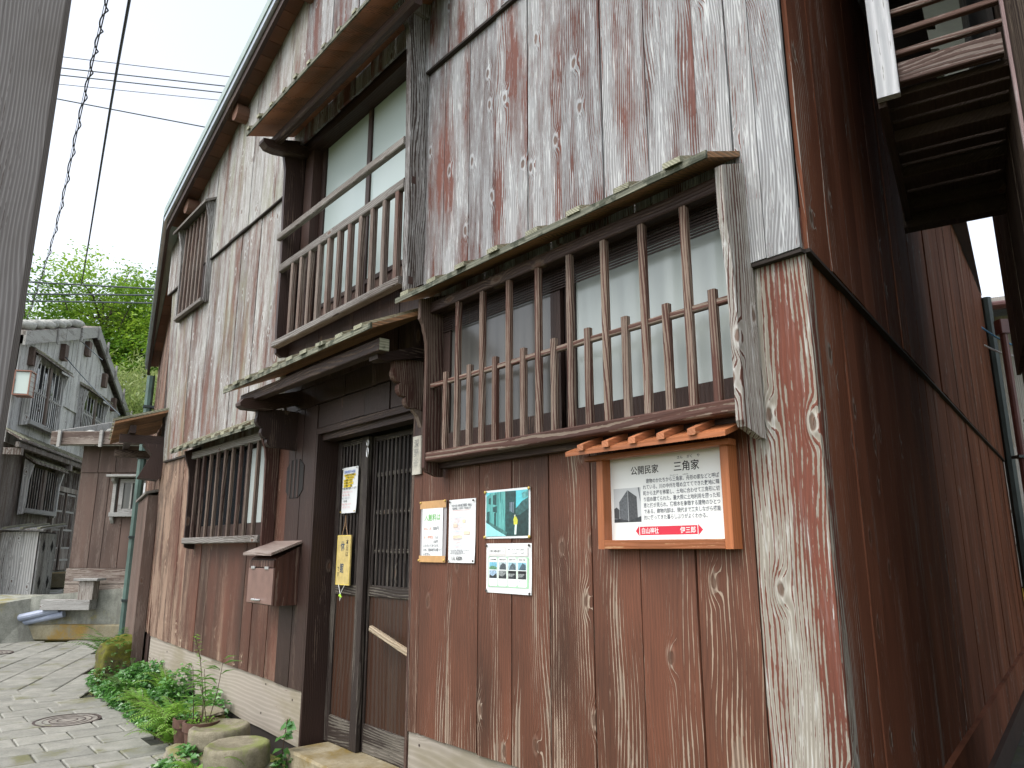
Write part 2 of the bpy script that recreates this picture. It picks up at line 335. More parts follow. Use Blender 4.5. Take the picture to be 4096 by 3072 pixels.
M['paper'] = plain('laminated_paper', (.74, .76, .76), .32, spec=.5)
M['film'] = plain('lamination_edge', (.30, .28, .29), .2, spec=.6)
M['ink'] = plain('black_ink', (.012, .012, .014), .7)
M['inkg'] = plain('grey_ink', (.10, .11, .13), .7)
M['inkl'] = plain('pale_ink', (.42, .44, .48), .7)
M['red'] = plain('red_print', (.58, .022, .05), .5)
M['orangeink'] = plain('orange_ink', (.62, .22, .12), .7)
M['pinkink'] = plain('pink_ink', (.72, .46, .46), .7)
M['blueink'] = plain('blue_ink', (.04, .12, .45), .7)
M['skyink'] = plain('pale_blue_ink', (.50, .58, .74), .7)
M['greenink'] = plain('green_ink', (.16, .45, .13), .7)
M['palegreen'] = plain('pale_green_print', (.36, .62, .40), .5)
M['yellowmark'] = plain('yellow_marker', (.85, .62, .02), .6)
M['peach'] = plain('peach_print', (.82, .66, .46), .6)
M['greybar'] = plain('grey_print', (.58, .57, .55), .6)
M['tape'] = plain('kraft_tape', (.50, .29, .12), .45, var=.08, sc_=40)
M['gold'] = plain('brass_tack', (.62, .45, .12), .3, metal=.5)
M['tackdk'] = plain('dark_tack', (.05, .04, .035), .5)
M['yellow'] = plain('yellow_plaque', (.50, .39, .15), .5, var=.12, sc_=30)
M['yedge'] = plain('yellow_plaque_edge', (.72, .55, .06), .5)
M['string'] = plain('jute_string', (.40, .25, .14), .8)
M['wstring'] = plain('white_string', (.72, .72, .68), .8)
M['lime'] = plain('lime_bead', (.45, .75, .06), .5)
M['plate'] = plain('old_name_board', (.42, .40, .34), .8, var=.15, sc_=30)
M['iron'] = plain('rusty_iron', (.05, .035, .03), .65, var=.3, sc_=50)
M['metal'] = plain('pale_metal', (.62, .62, .62), .35, metal=.7)
M['cable'] = plain('black_cable', (.012, .013, .016), .6)
M['wire'] = plain('thin_wire', (.035, .05, .06), .6)
M['cabletie'] = plain('white_spiral', (.7, .72, .75), .5)
M['blue'] = plain('blue_grey_plastic', (.27, .31, .40), .4, var=.08)
M['terra'] = plain('terracotta', (.085, .042, .028), .85, var=.25, sc_=25, bump=.3)
M['soil'] = stone('soil', (.025, .018, .012), (.06, .045, .03), mossamt=.42, sc_=14)
M['lampglass'] = plain('lamp_panel', (.52, .60, .56), .35)
M['lampframe'] = plain('lamp_frame', (.26, .12, .08), .5)
M['shutter'] = plain('yellow_shutter', (.72, .48, .06), .6, var=.1, sc_=12)
M['night'] = plain('dark_glass', (.012, .015, .018), .08, spec=.6)
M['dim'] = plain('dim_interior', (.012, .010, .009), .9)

def glass(name, c1, c2, rough=.12, folds=30):
    t = NT(name); tc = t.n('ShaderNodeTexCoord')
    nz = t.noise(t.vm('MULTIPLY', tc.outputs['Object'], (folds, folds, .5)), 1, 2)
    sp = t.n('ShaderNodeSeparateXYZ'); t.con(tc.outputs['Object'], sp.inputs[0])
    t.col(t.mix(t.ss(nz, .3, .7), c1, c2)); t.b.inputs['Roughness'].default_value = rough
    t.b.inputs['Specular IOR Level'].default_value = .45
    return t.m
M['pane'] = glass('curtained_pane', (.345, .385, .375), (.385, .425, .41), .18, 14)
M['paned'] = glass('dark_pane', (.085, .083, .078), (.105, .103, .095), .2, 14)  # dark brown-grey tone for the left bay pane
M['frost'] = glass('frosted_pane', (.36, .43, .42), (.40, .47, .455), .30, 3)
M['farpane'] = glass('far_pane', (.07, .075, .07), (.12, .12, .11), .1, 12)

# ------------------------------------------------------------------ street and ground
def patch(name, pts, z, mat):
    mb = MB(); mb.poly([(x, y, z) for x, y in pts]); o = mb.build(name, mat, fix=False); return struct(o)
M['joint'] = stone('paving_joint', (.022, .024, .020), (.05, .052, .042), mossamt=.30, sc_=10)
M['paver'] = stone('paving_stone', (.168, .168, .148), (.258, .255, .226), moss=(.11, .11, .055), mossamt=.36, sc_=7, up=0, bump=.5, rough=.85)
M['concrete'] = stone('old_concrete', (.20, .205, .175), (.34, .345, .30), moss=(.20, .17, .045), mossamt=.32, sc_=6, up=.1, stain=((.10, .10, .085), .6))
M['ochre'] = stone('ochre_concrete', (.17, .15, .095), (.27, .245, .17), moss=(.19, .125, .035), mossamt=.42, sc_=5, up=0, stain=((.16, .155, .12), .75))
M['slab'] = stone('grey_slab', (.24, .24, .225), (.36, .36, .34), mossamt=.25, sc_=8, moss=(.10, .12, .04))
M['earth'] = stone('ground_earth', (.07, .065, .05), (.14, .13, .10), mossamt=.45, sc_=5)
M['step'] = stone('step_stone', (.17, .14, .085), (.30, .265, .19), moss=(.13, .09, .025), mossamt=.45, sc_=6, up=0, stain=((.13, .10, .05), .5))
ground = patch('ground', [(-120, -60), (120, -60), (120, 160), (-120, 160)], GZ-.045, M['earth'])
street = struct(MB().poly([(-14, -6, GZ-.022), (3.2, -6, GZ-.022), (3.2, 1.0, GZ-.022), (-4.2, 8.2, GZ-.022), (-4.2, 11.9, GZ-.022), (-14, 11.9, GZ-.022)]).build('street', M['joint'], fix=False))
pave = street
M['alley'] = stone('alley_floor', (.05, .05, .045), (.10, .10, .09), moss=(.05, .055, .03), mossamt=.3, sc_=6)
def Sw(s, m): q = P0 + azv(R(37.35))*s; nn = np.array([azv(R(37.35))[1], -azv(R(37.35))[0]]); q = q + nn*m; return (q[0], q[1], GZ-.012)
struct(MB().poly([Sw(-.4, -.3), Sw(12, -.3), Sw(12, 3), Sw(-.4, 3)]).build('alley', M['alley'], fix=False))
# pavers: near field rows run square to the house front, far field laid towards the lane
def tol(p): q = np.array(p) - P0; return q@dF, q@nF
nearB = lambda p: (p - np.array([-5.0, 7.55]))@azv(R(-62)+math.pi/2)   # >0 beyond the seam
def paver_cells():
    cells = []
    for zone in (0, 1):
        a = R(50) if zone == 0 else R(-16)
        e1 = azv(a); e2 = azv(a-math.pi/2 if zone == 0 else a+math.pi/2)
        L_, W_ = (.335, .27) if zone == 0 else (.62, .33)
        for i in range(-60, 60):
            for j in range(-60, 60):
                sh = (.5*(i % 2) + .13*math.sin(i*2.1))*L_
                c = np.array([-3.3, 5.6]) + e1*(j*L_+sh) + e2*(i*W_)
                u, n = tol(c)
                if n > 7.5 or u < .6: continue
                if (n < .38 and u < 7.4) or (u >= 7.4 and n < .30 - (u-7.0)*.19): continue
                if c[1] > 11.35 or c[1] < 2.5: continue
                az = math.degrees(math.atan2(c[0], c[1])); dist = math.hypot(*c)
                if az < -38 or az > -14 or dist < 4.2: continue
                b = nearB(c)
                if (zone == 0 and b > .10) or (zone == 1 and b <= -.22): continue
                cells.append((dist, c, a, L_, W_, .004 if zone == 0 else 0.0))
    cells.sort(key=lambda t: t[0]); return cells
cells = paver_cells()
def paver_mesh(L_, W_, k):
    mb = MB(); g = .011; c = .008; h = .028
    x, y = L_/2-g/2, W_/2-g/2
    j = lambda s=.004: random.uniform(-s, s)
    top = [(-x+c+j(), -y+c+j(), h), (x-c+j(), -y+c+j(), h+j(.0015)), (x-c+j(), y-c+j(), h), (-x+c+j(), y-c+j(), h+j(.0015))]
    mid = [(-x, -y, h-c*.7), (x, -y, h-c*.7), (x, y, h-c*.7), (-x, y, h-c*.7)]
    bot = [(p[0], p[1], 0) for p in mid]
    mb.loft([bot, mid, top]); return mb.mesh('paver', M['paver'])
pm = {L_: [paver_mesh(L_, W_, k) for k in range(6)] for (L_, W_) in ((.335, .27), (.62, .33))}
MAN = [(np.array([-3.47, 6.18]), .23)]
rest = MB()
for k, (dist, c, a, L_, W_, dz_) in enumerate(cells):
    if np.hypot(*(c-MAN[0][0])) < .16: continue
    rz = math.pi/2 - a
    if k < 300:
        o = link('paver', random.choice(pm[L_]), pave, loc=(c[0], c[1], GZ-.026+dz_+random.uniform(-.0015, .0015)), rz=rz)
        o.rotation_euler = (random.uniform(-.003, .003), random.uniform(-.003, .003), rz)
    else:
        b = len(rest.v); me = pm[L_][k % 6]; cs, sn = math.cos(rz), math.sin(rz)
        rest.v += [(c[0]+v.co.x*cs-v.co.y*sn, c[1]+v.co.x*sn+v.co.y*cs, GZ-.024+v.co.z) for v in me.vertices]
        rest.f += [tuple(b+i for i in p.vertices) for p in me.polygons]
if rest.v:
    o = rest.build('paver', M['paver'], pave); stuff(o)
bed = MB()
for (u0, u1) in ((.0, 3.6), (3.6, 7.6)):
    bed.box(lambda u, n, z: tuple(place(u, n, z)), u0, u1, -.3, .42, GZ-.05, GZ-.008 if u0 < 3 else GZ-.004)
struct(bed.build('planting_bed', M['soil']))

# ------------------------------------------------------------------ the wooden house
house = empty('wooden_house', place(0, 0, GZ), TH, 'large two-storey wooden house of weathered red-brown boards with a lattice bay beside its sliding door', 'house')
HZ = GZ
def hl(m):                                   # map in street-based z -> house local (root sits on street level)
    return lambda a, b, c: (lambda q: (q[0], q[1], q[2]-HZ))(m(a, b, c))
F, S, W = hl(Fm), hl(Sm), hl(Wm)
def roofz(u): return 4.69 + .354*(7.1-u) if u > 3 else 6.14 - .40*(3-u)
core = MB()
def addcore(u0, u1, z0, z1, n0=-.6, n1=-.014): core.box(F, u0, u1, n0, n1, z0, z1)
addcore(.15, 2.258, -.1, 2.6); addcore(3.47, 6.85, -.1, 2.06); addcore(2.258, 3.47, 2.0, 2.6); addcore(3.465, 3.955, 2.055, 2.605, -.6, -.018)
addcore(3.95, 7.28, 2.06, 4.0); addcore(.15, 2.23, 2.6, 4.0); core.prism([(.02, -.015), (.16, -.015), (.16, -.55)], lambda u, n, z: F(u, n, z), -.1, 5.0); addcore(2.23, 3.95, 4.28, 4.4); addcore(2.23, 3.95, 2.6, 2.68)
core.prism([(.15, 4.0), (2.23, 4.0), (2.23, 4.4), (3.95, 4.4), (3.95, 4.0), (7.28, 4.0), (7.28, roofz(7.28)-.03), (3, roofz(3)-.03), (.15, roofz(0)-.03)], lambda u, z, n: F(u, n, z), -.6, -.013)
fs = lambda s, m, z: S(s, m, z)
core.prism([(.3, -.55), (7.0, -.55), (7.0, -.9), (.3, -1.0)], lambda u, n, z: F(u, n-.06, z), -.1, 4.3)
core.box(S, .2, 7.35, -.6, -.014, -.1, 4.05)
core.loft([[W(s_, m_, z_) for s_, m_, z_ in ((q, -.014, -.1), (q, -.6, -.1), (q, -.6, roofz(6.95+.982*q)-.06), (q, -.014, roofz(6.95+.982*q)-.06))] for q in (.02, 2.75)])
core.build('wall', M['core'], house)

def boards(name, mp, seams, z0, z1, n0, mats, th=.016, gap=.0055, jit=.0035, lean=None):
    """one object per plank between consecutive seams"""
    out = []
    for i in range(len(seams)-1):
        a, b = sorted((seams[i], seams[i+1])); a += gap/2; b -= gap/2
        zz0 = z0(a) if callable(z0) else z0; zz1 = z1(a) if callable(z1) else z1
        zz0b = z0(b) if callable(z0) else z0; zz1b = z1(b) if callable(z1) else z1
        nn = n0 + random.uniform(-jit, jit)
        j = lambda: random.uniform(-.0012, .0012)
        t = [random.uniform(-.0015, .0015) for _ in range(4)]
        zz0 += random.uniform(-.003, .003); zz0b += random.uniform(-.003, .003)
        la, lb = (lean(a), lean(b)) if lean else (0, 0)
        p = [mp(a+j(), nn-th, zz0), mp(b+j(), nn-th, zz0b), mp(b+j(), nn+t[1], zz0b), mp(a+j(), nn+t[0], zz0),
             mp(a+la+j(), nn-th, zz1), mp(b+lb+j(), nn-th, zz1b), mp(b+lb+j(), nn+t[3], zz1b), mp(a+la+j(), nn+t[2], zz1)]
        mat = mats(a, b) if callable(mats) else mats
        out.append(MB().hexa(p).build(name, mat, house))
    return out
def split(a, b, w_, v=.18):
    s = [a]; n = max(1, round(abs(b-a)/w_)); 
    for i in range(1, n): s.append(a + (b-a)*(i + random.uniform(-v, v))/n)
    return s + [b]
# lower tier, right of the door
lowm = lambda a, b: M['corner'] if b < .26 else M['lower']
boards('wall_board', F, [2.262, 2.182, 1.933, 1.689, 1.448, 1.206, .962, .720, .473, .241], .322, 1.655, .006, lowm)
boards('wall_board', F, [.241, -.012], .322, 2.30, .006, lowm)
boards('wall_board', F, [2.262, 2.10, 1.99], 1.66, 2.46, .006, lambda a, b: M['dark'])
# middle and top tiers, right
ms = [-.016, .106, .342, .58, .821, 1.066, 1.302, 1.544, 1.779, 2.01, 2.19]
mid = lambda a, b: M['upper']
boards('wall_board', F, ms[:2], 2.152, 4.00, .030, mid)
boards('wall_board', F, [.106, .20], 2.152, 4.00, .030, mid)
boards('wall_board', F, [.20]+ms[2:], 2.40, 4.00, .030, mid)
boards('wall_board', F, split(-.02, 2.19, .235), 3.985, lambda u: roofz(u)-.06, .054, mid)
boards('wall_board', F, split(2.19, 3.99, .24), 4.30, lambda u: roofz(u)-.06, .054, mid)
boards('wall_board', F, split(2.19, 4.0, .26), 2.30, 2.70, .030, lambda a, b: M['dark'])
# left tiers
upl = lambda a, b: M['upleft']
ul = split(3.99, 7.36, .235)
lean = lambda u: 0.0
boards('wall_board', F, ul, 3.985, lambda u: roofz(u)-.06, .054, upl)
boards('wall_board', F, split(3.99, 5.90, .24), 2.085, 4.0, .030, upl)
boards('wall_board', F, split(5.90, 6.95, .21), 2.085, 4.0, .030, upl, lean=lambda u: .0 if u < 5.95 else (u-5.90)*.30)
# lower tier, left of the door (the end boards lean outwards a little)
lz0 = lambda u: .338 + (u-3.48)*.0155
ls = [3.476, 3.676, 3.892, 4.07]
boards('wall_board', F, ls, lz0, 2.16, .006, lambda a, b: M['dark'] if a < 3.7 else M['lleft'])
boards('wall_board', F, [4.07, 4.132, 4.364, 4.545, 4.807, 5.142, 5.37, 5.58, 5.76], lz0, 1.26, .006, lambda a, b: M['lleft'])
boards('wall_board', F, [5.76, 5.98, 6.2, 6.42, 6.64, 6.86], lz0, 2.12, .006, lambda a, b: M['lleft'], lean=lambda u: (u-5.76)*.25)
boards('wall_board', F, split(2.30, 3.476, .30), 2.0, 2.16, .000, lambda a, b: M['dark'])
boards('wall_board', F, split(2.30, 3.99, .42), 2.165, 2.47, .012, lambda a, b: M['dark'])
# dark strips painting in the shadow where each tier of boards laps the one below
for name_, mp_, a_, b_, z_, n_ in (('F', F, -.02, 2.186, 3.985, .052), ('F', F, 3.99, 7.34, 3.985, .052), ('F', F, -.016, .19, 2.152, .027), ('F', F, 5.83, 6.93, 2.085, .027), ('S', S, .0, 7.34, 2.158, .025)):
    MB().box(mp_, a_, b_, n_-.026, n_+.003, z_-.016, z_-.004).build('lap_shadow_strip', M['core'], house)
# sill boards above the ground
MB().box(F, -.0, 2.258, -.03, -.004, -.02, .335).build('base_board', M['base'], house)
bb = MB(); bp = [(3.497, .011)]
for k in range(1, 12):
    u = 3.497 + k*.30; bp.append((u, .011 + (u-3.497)*.024 + random.uniform(-.008, .012)))
bp.append((6.86, .135))
bb.prism(bp + [(6.86, .41), (3.497, .36)], lambda u, z, n: F(u, n, z), -.03, -.004)
bb.build('base_board', M['base'], house)
nails = MB()
for u, z in ((3.62, .27), (3.63, .09), (4.05, .31), (4.1, .12), (4.95, .3), (5.6, .25), (6.3, .3), (2.16, .27), (6.7, .2)):
    nails.loft([[F(u+.007*math.cos(t), .001*k-.005, z+.007*math.sin(t)) for t in np.linspace(0, 2*math.pi, 8)[:-1]] for k in (0, 3)])
nails.build('nail_heads', M['iron'], house)
# side wall along the alley
ss_ = [0.0, .10, .29, .44, .61, .83, 1.10, 1.34, 1.58, 1.82, 2.06, 2.30] + [2.30+.26*k for k in range(1, 20)]
ss_ = [s for s in ss_ if s < 7.35] + [7.36]
sidem = lambda a, b: M['corner'] if b < .11 else M['side']
boards('wall_board', S, ss_, .29, 2.20, .004, sidem, gap=.004)
boards('wall_board', S, split(.0, 7.36, .25), 2.158, 4.06, .028, lambda a, b: M['side'], gap=.004)
sb = MB(); sb.box(S, .0, 7.36, -.03, .030, .06, .30); sb.build('base_board', M['side'], house)
sb = MB(); sb.box(S, .0, 7.36, -.05, .055, -.1, .055); sb.build('foundation_beam', M['dark'], house)
MB().cbox(S, 7.20, 7.30, .02, .12, -.1, 4.0, 2, .03).build('downpipe', M['darkpipe'], house)
eb = MB(); eb.hexa([S(.9, .0, 4.10), S(7.4, .0, 4.10), S(7.4, .03, 4.08), S(.9, .33, 3.99), S(.9, .0, 4.16), S(7.4, .0, 4.16), S(7.4, .03, 4.14), S(.9, .33, 4.05)]); eb.build('side_eave', M['neighdk'], house)
for k in range(6):
    s0 = 1.0 + k*.30; e_ = .37 - .046*(s0-.9); z_ = 4.163 - e_*.33
    MB().hexa([S(s0, .0, 4.165), S(s0+.05, .0, 4.165), S(s0+.05, e_, z_), S(s0, e_, z_), S(s0, .0, 4.195), S(s0+.05, .0, 4.195), S(s0+.05, e_, z_+.03), S(s0, e_, z_+.03)]).build('roof_batten', M['batten'], house)
# wall turned away at the far left end
boards('wall_board', W, split(.0, 2.8, .23), .40, lambda s: roofz(6.95+.982*s)-.055, .0, lambda a, b: M['lleft'])
MB().box(W, .0, 2.8, -.03, -.012, -.1, .41).build('base_board', M['dark'], house)
bx = MB(); bx.box(W, .30, 1.9, .01, .11, .10, 1.76); bx.build('shutter_box', M['brown'], house)
MB().hexa([W(.27, .005, 1.80), W(1.95, .005, 1.80), W(1.95, .14, 1.77), W(.27, .14, 1.77), W(.27, .005, 1.825), W(1.95, .005, 1.825), W(1.95, .14, 1.795), W(.27, .14, 1.795)]).build('shutter_box_lid', M['greyx'], house)
# main roof: left slope follows the verge round the bend, plus right slope
def plan(u, n): return np.array(Fm(u, n, 0)[:2])
wfar = np.array(Wm(2.95, .14, 0)[:2]); wfi = np.array(Wm(2.95, -.5, 0)[:2])
def uof(q): return -q[0]
pl = [plan(3, .23), plan(7.02, .23), wfar, np.array([wfar[0]+2.6, wfar[1]+2.0]), plan(3, -6)]
def slab(dz0, dz1, pts):
    return MB().loft([[(q[0], q[1], roofz(max(uof(q), 3.0001))+dz0-HZ) for q in pts], [(q[0], q[1], roofz(max(uof(q), 3.0001))+dz1-HZ) for q in pts]])
slab(-.02, .10, pl).build('roof', M['greenmetal'], house)
ri = [plan(3, .20), plan(6.98, .20)]
MB().loft([[F(3, .23, roofz(3)-.02), F(3, -6, roofz(3)-.02), F(-.3, -6, roofz(-.3)-.02), F(-.3, .23, roofz(-.3)-.02)],
           [F(3, .23, roofz(3)+.10), F(3, -6, roofz(3)+.10), F(-.3, -6, roofz(-.3)+.1), F(-.3, .23, roofz(-.3)+.10)]]).build('roof', M['greenmetal'], house)
# verge trims: green cap, pale flashing, brown barge board, soffit boards
def along(n0, n1, z0, z1, name, mat):
    a = [plan(3, n0), plan(7.02, n0), np.array(Wm(2.95, n0-.09, 0)[:2])]; b = [plan(3, n1), plan(7.02, n1), np.array(Wm(2.95, n1-.09, 0)[:2])]
    a[1] = np.array([a[1][0]+0, a[1][1]]); rings = []
    for i in range(3):
        z = roofz(max(uof(b[i]), 3.0001))
        rings.append([(a[i][0], a[i][1], z+z0-HZ), (b[i][0], b[i][1], z+z0-HZ), (b[i][0], b[i][1], z+z1-HZ), (a[i][0], a[i][1], z+z1-HZ)])
    MB().loft(rings).build(name, mat, house)
along(.225, .262, .035, .125, 'verge_cap', M['greenmetal'])
along(.222, .252, -.03, .033, 'verge_flashing', M['steel'])
along(.185, .219, -.115, -.022, 'barge_board', M['darkx'])
for k in range(26):
    u0 = 3.0 + k*.155; u1 = u0+.150
    MB().hexa([F(u0, .0, roofz(u0)-.05), F(u1, .0, roofz(u1)-.05), F(u1, .184, roofz(u1)-.05), F(u0, .184, roofz(u0)-.05),
               F(u0, .0, roofz(u0)-.025), F(u1, .0, roofz(u1)-.025), F(u1, .184, roofz(u1)-.025), F(u0, .184, roofz(u0)-.025)]).build('soffit_board', M['soffit'], house)
for k in range(14):
    s0 = .05+k*.20; s1 = s0+.194
    MB().hexa([W(s, m, roofz(uof(np.array(Wm(s, m, 0)[:2])))+dz) for dz in (-.05, -.025) for s, m in ((s0, 0.002), (s1, 0.002), (s1, .10), (s0, .10))]).build('soffit_board', M['soffit'], house)
for u in (3.92, 5.25, 6.55):                 # purlin ends under the verge
    z = roofz(u)-.155
    MB().loft([[F(u+.075*math.cos(t), n, z+.085*math.sin(t)) for t in np.linspace(0, 2*math.pi, 13)[:-1]] for n in (-.02, .17)]).build('purlin_end', M['soffit'], house)
MB().cbox(W, 2.74, 2.84, .03, .13, -.1, 3.55, 2, .03).build('downpipe', M['ironpipe'], house)
for z in (.55, 1.35, 2.4, 3.1): MB().box(W, 2.72, 2.86, .0, .14, z, z+.03).build('pipe_bracket', M['darkpipe'], house)

# --- roofed lattice helpers -------------------------------------------------------
def roof_slab(par, name, u0, u1, nf, zf, nw, zw, th, mat, mate, nb, bmat, bw=.04, over=.012, boards_=0):
    """small board roof: underside boards, weathered front edge, battens lying down the slope"""
    sl = lambda n: zf + (zw-zf)*(nf-n)/(nf-nw)
    k = boards_ or 1
    for i in range(k):
        a = u0+(u1-u0)*i/k; b = u0+(u1-u0)*(i+1)/k - (.004 if i < k-1 else 0)
        MB().hexa([F(a, nw, sl(nw)), F(b, nw, sl(nw)), F(b, nf, zf), F(a, nf, zf), F(a, nw, sl(nw)+th), F(b, nw, sl(nw)+th), F(b, nf, zf+th), F(a, nf, zf+th)]).build('roof_board', mat, par)
    MB().hexa([F(u0-.002, nf+.001, zf-.004), F(u1+.002, nf+.001, zf-.004), F(u1+.002, nf+.012, zf-.006), F(u0-.002, nf+.012, zf-.006),
               F(u0-.002, nf+.001, zf+th+.004), F(u1+.002, nf+.001, zf+th+.004), F(u1+.002, nf+.012, zf+th), F(u0-.002, nf+.012, zf+th)]).build('roof_edge', mate, par)
    for i in range(nb):
        u = u0 + (u1-u0)*(i+.35)/(nb-.15)
        if u+bw > u1: u = u1-bw-.003
        j = random.uniform(-.01, .01); t2 = th+.024; f = nf+over+random.uniform(.0, .022)
        MB().hexa([F(u, nw, sl(nw)+th+.002), F(u+bw, nw, sl(nw)+th+.002), F(u+bw+j, f, sl(f)+th+.002), F(u+j, f, sl(f)+th+.002),
                   F(u, nw, sl(nw)+t2), F(u+bw, nw, sl(nw)+t2), F(u+bw+j, f, sl(f)+t2), F(u+j, f, sl(f)+t2)]).build('roof_batten', bmat, par)
def slat_mesh(w_, d, h, mat, name='slat'): return MB().cbox(Id, -w_/2, w_/2, -d/2, d/2, 0, h, 2, .004).mesh(name, mat)
def lat(par, name, us, n, z, me, jit=.0015):
    for u in us:
        x = F(u+random.uniform(-jit, jit), n, z); link(name, me, par, loc=x)
def profile(par, name, prof, u0, u1, mat):
    return MB().prism(prof, lambda n, z, u: F(u, n, z), u0, u1).build(name, mat, par)

# --- bay window -------------------------------------------------------------------
bay = MB()
bay.cbox(F, .196, 1.965, .085, .128, 2.405, 2.462, 0)      # head beam
bay.cbox(F, .196, 1.965, .03, .075, 2.41, 2.47, 0)
bay = bay.build('bay_window', M['darkx'], house)
MB().cbox(F, .196, 1.965, .055, .134, 1.629, 1.676, 0, .006).build('sill', M['sillx'], bay)
MB().box(F, .196, 1.965, .0, .053, 1.60, 1.655).build('floor_board', M['darkx'], bay)
pR = [(.02, 2.53), (.195, 2.462), (.232, 2.33), (.206, 2.26), (.188, 2.114), (.179, 1.948), (.174, 1.755), (.170, 1.66), (.172, 1.60), (.155, 1.577), (.105, 1.567), (.06, 1.553), (.02, 1.55)]
pR = [(.02, 2.53), (.165, 2.47), (.165, 2.33), (.165, 2.28), (.152, 2.2), (.143, 2.1), (.138, 1.95), (.138, 1.66), (.142, 1.60), (.13, 1.58), (.09, 1.568), (.05, 1.553), (.02, 1.55)]
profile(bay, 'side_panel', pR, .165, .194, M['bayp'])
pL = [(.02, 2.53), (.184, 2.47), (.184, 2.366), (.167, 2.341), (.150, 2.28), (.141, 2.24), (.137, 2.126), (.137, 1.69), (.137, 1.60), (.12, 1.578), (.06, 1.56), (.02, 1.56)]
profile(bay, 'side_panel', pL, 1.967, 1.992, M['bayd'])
roof_slab(bay, 'bay_roof', .176, 2.125, .232, 2.478, .030, 2.556, .022, M['tan'], M['moss'], 8, M['batten'], bw=.075, boards_=4)
tall = slat_mesh(.030, .026, .735, M['slat']); short = slat_mesh(.030, .026, .39, M['slat'])
us = [1.829 - .0975*k for k in range(17)]
lat(bay, 'slat', us[1::2], .112, 1.674, tall); lat(bay, 'slat', us[0::2], .112, 1.674, short)
MB().cbox(F, .196, 1.965, .094, .116, 2.005, 2.03, 0).build('lattice_rail', M['sillx'], bay)
# sashes behind the lattice
sash = MB()
for z0, z1 in ((1.676, 1.775), (2.37, 2.47)): sash.box(F, .20, 1.08, -.005, .018, z0, z1); sash.box(F, 1.085, 1.96, .020, .040, z0, z1)
for u0, u1, n0 in ((.20, .262, -.005), (1.02, 1.08, -.005), (1.085, 1.145, .020), (1.90, 1.96, .020)): sash.box(F, u0, u1, n0, n0+.022, 1.70, 2.42)
sash.build('sash', M['dark'], bay)
MB().box(F, .26, 1.03, .0, .006, 1.77, 2.375).build('pane', M['pane'], bay, 'pale curtained pane on the right')
MB().box(F, 1.14, 1.905, .024, .030, 1.77, 2.375).build('pane', M['paned'], bay, 'darker pane on the left')
tr = MB()
for k in range(9): tr.box(F, .2, 1.96, .044, .050, 2.31+.012*k, 2.315+.012*k)
tr.build('louvre', M['dark'], bay)

# --- balcony window --------------------------------------------------------------
bal = MB().cbox(F, 2.236, 3.975, .105, .165, 2.637, 2.684, 0, .006).build('balcony_window', M['greyx'], house)
bR = [(.0, 4.33), (.275, 4.36), (.281, 4.335), (.25, 4.30), (.20, 4.26), (.182, 4.19), (.175, 4.1), (.169, 3.875), (.160, 3.5), (.156, 3.272), (.154, 2.9), (.150, 2.62), (.142, 2.60), (.12, 2.592), (.06, 2.64), (.0, 2.665)]
bR = [(n*.93, z) for n, z in bR]
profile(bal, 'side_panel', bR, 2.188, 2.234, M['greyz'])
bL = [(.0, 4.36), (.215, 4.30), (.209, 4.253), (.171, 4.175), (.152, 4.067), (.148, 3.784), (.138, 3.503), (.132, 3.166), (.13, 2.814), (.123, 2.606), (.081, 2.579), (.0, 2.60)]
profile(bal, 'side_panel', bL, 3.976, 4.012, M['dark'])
MB().cbox(F, 2.236, 4.03, .122, .162, 3.492, 3.544, 0, .006).build('handrail', M['greyx'], bal)
MB().cbox(F, 2.236, 3.975, .112, .152, 3.222, 3.284, 0, .006).build('handrail', M['greyx'], bal)
bm_ = slat_mesh(.036, .036, .545, M['bal'], 'baluster')
lat(bal, 'baluster', [2.312+.1424*k for k in range(11)], .132, 2.68, bm_)
pk = MB()
for z, n in ((3.252, .150), (2.662, .150)): pk.box(F, 2.236, 2.26, .0, .001, z, z+.001)
for z in (2.63, 3.235): MB().box(F, 2.186, 2.187, .10, .13, z, z+.045).build('tenon_peg', M['dark'], bal)
sa = MB()
for u0, u1 in ((2.29, 2.34), (3.06, 3.11), (3.76, 3.82)): sa.box(F, u0, u1, -.105, -.075, 2.72, 4.30)
for z0, z1 in ((2.70, 2.72), (2.925, 2.955), (4.24, 4.30)): sa.box(F, 2.29, 3.82, -.106, -.076, z0, z1)
sa.build('sash', M['dark'], bal)
for a, b in ((2.34, 3.06), (3.11, 3.76)):
    MB().box(F, a, b, -.098, -.09, 2.955, 4.24).build('pane', M['frost'], bal)
for a, b in zip(split(2.34, 3.76, .19)[:-1], split(2.34, 3.76, .19)[1:]): pass
kk = split(2.34, 3.76, .18, 0)
for a, b in zip(kk[:-1], kk[1:]): MB().box(F, a+.002, b-.002, -.098, -.088, 2.72, 2.925).build('kick_board', M['bayd'], bal)
MB().box(F, 3.82, 3.96, -.12, .0, 2.70, 4.30).build('reveal_board', M['dark'], bal)
MB().box(F, 2.236, 3.97, -.12, .10, 2.69, 2.705).build('floor_board', M['darkx'], bal)
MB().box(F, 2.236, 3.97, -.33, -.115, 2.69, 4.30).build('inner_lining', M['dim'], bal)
MB().box(F, 2.236, 3.97, -.075, .02, 4.235, 4.33).build('lintel', M['darkx'], bal)
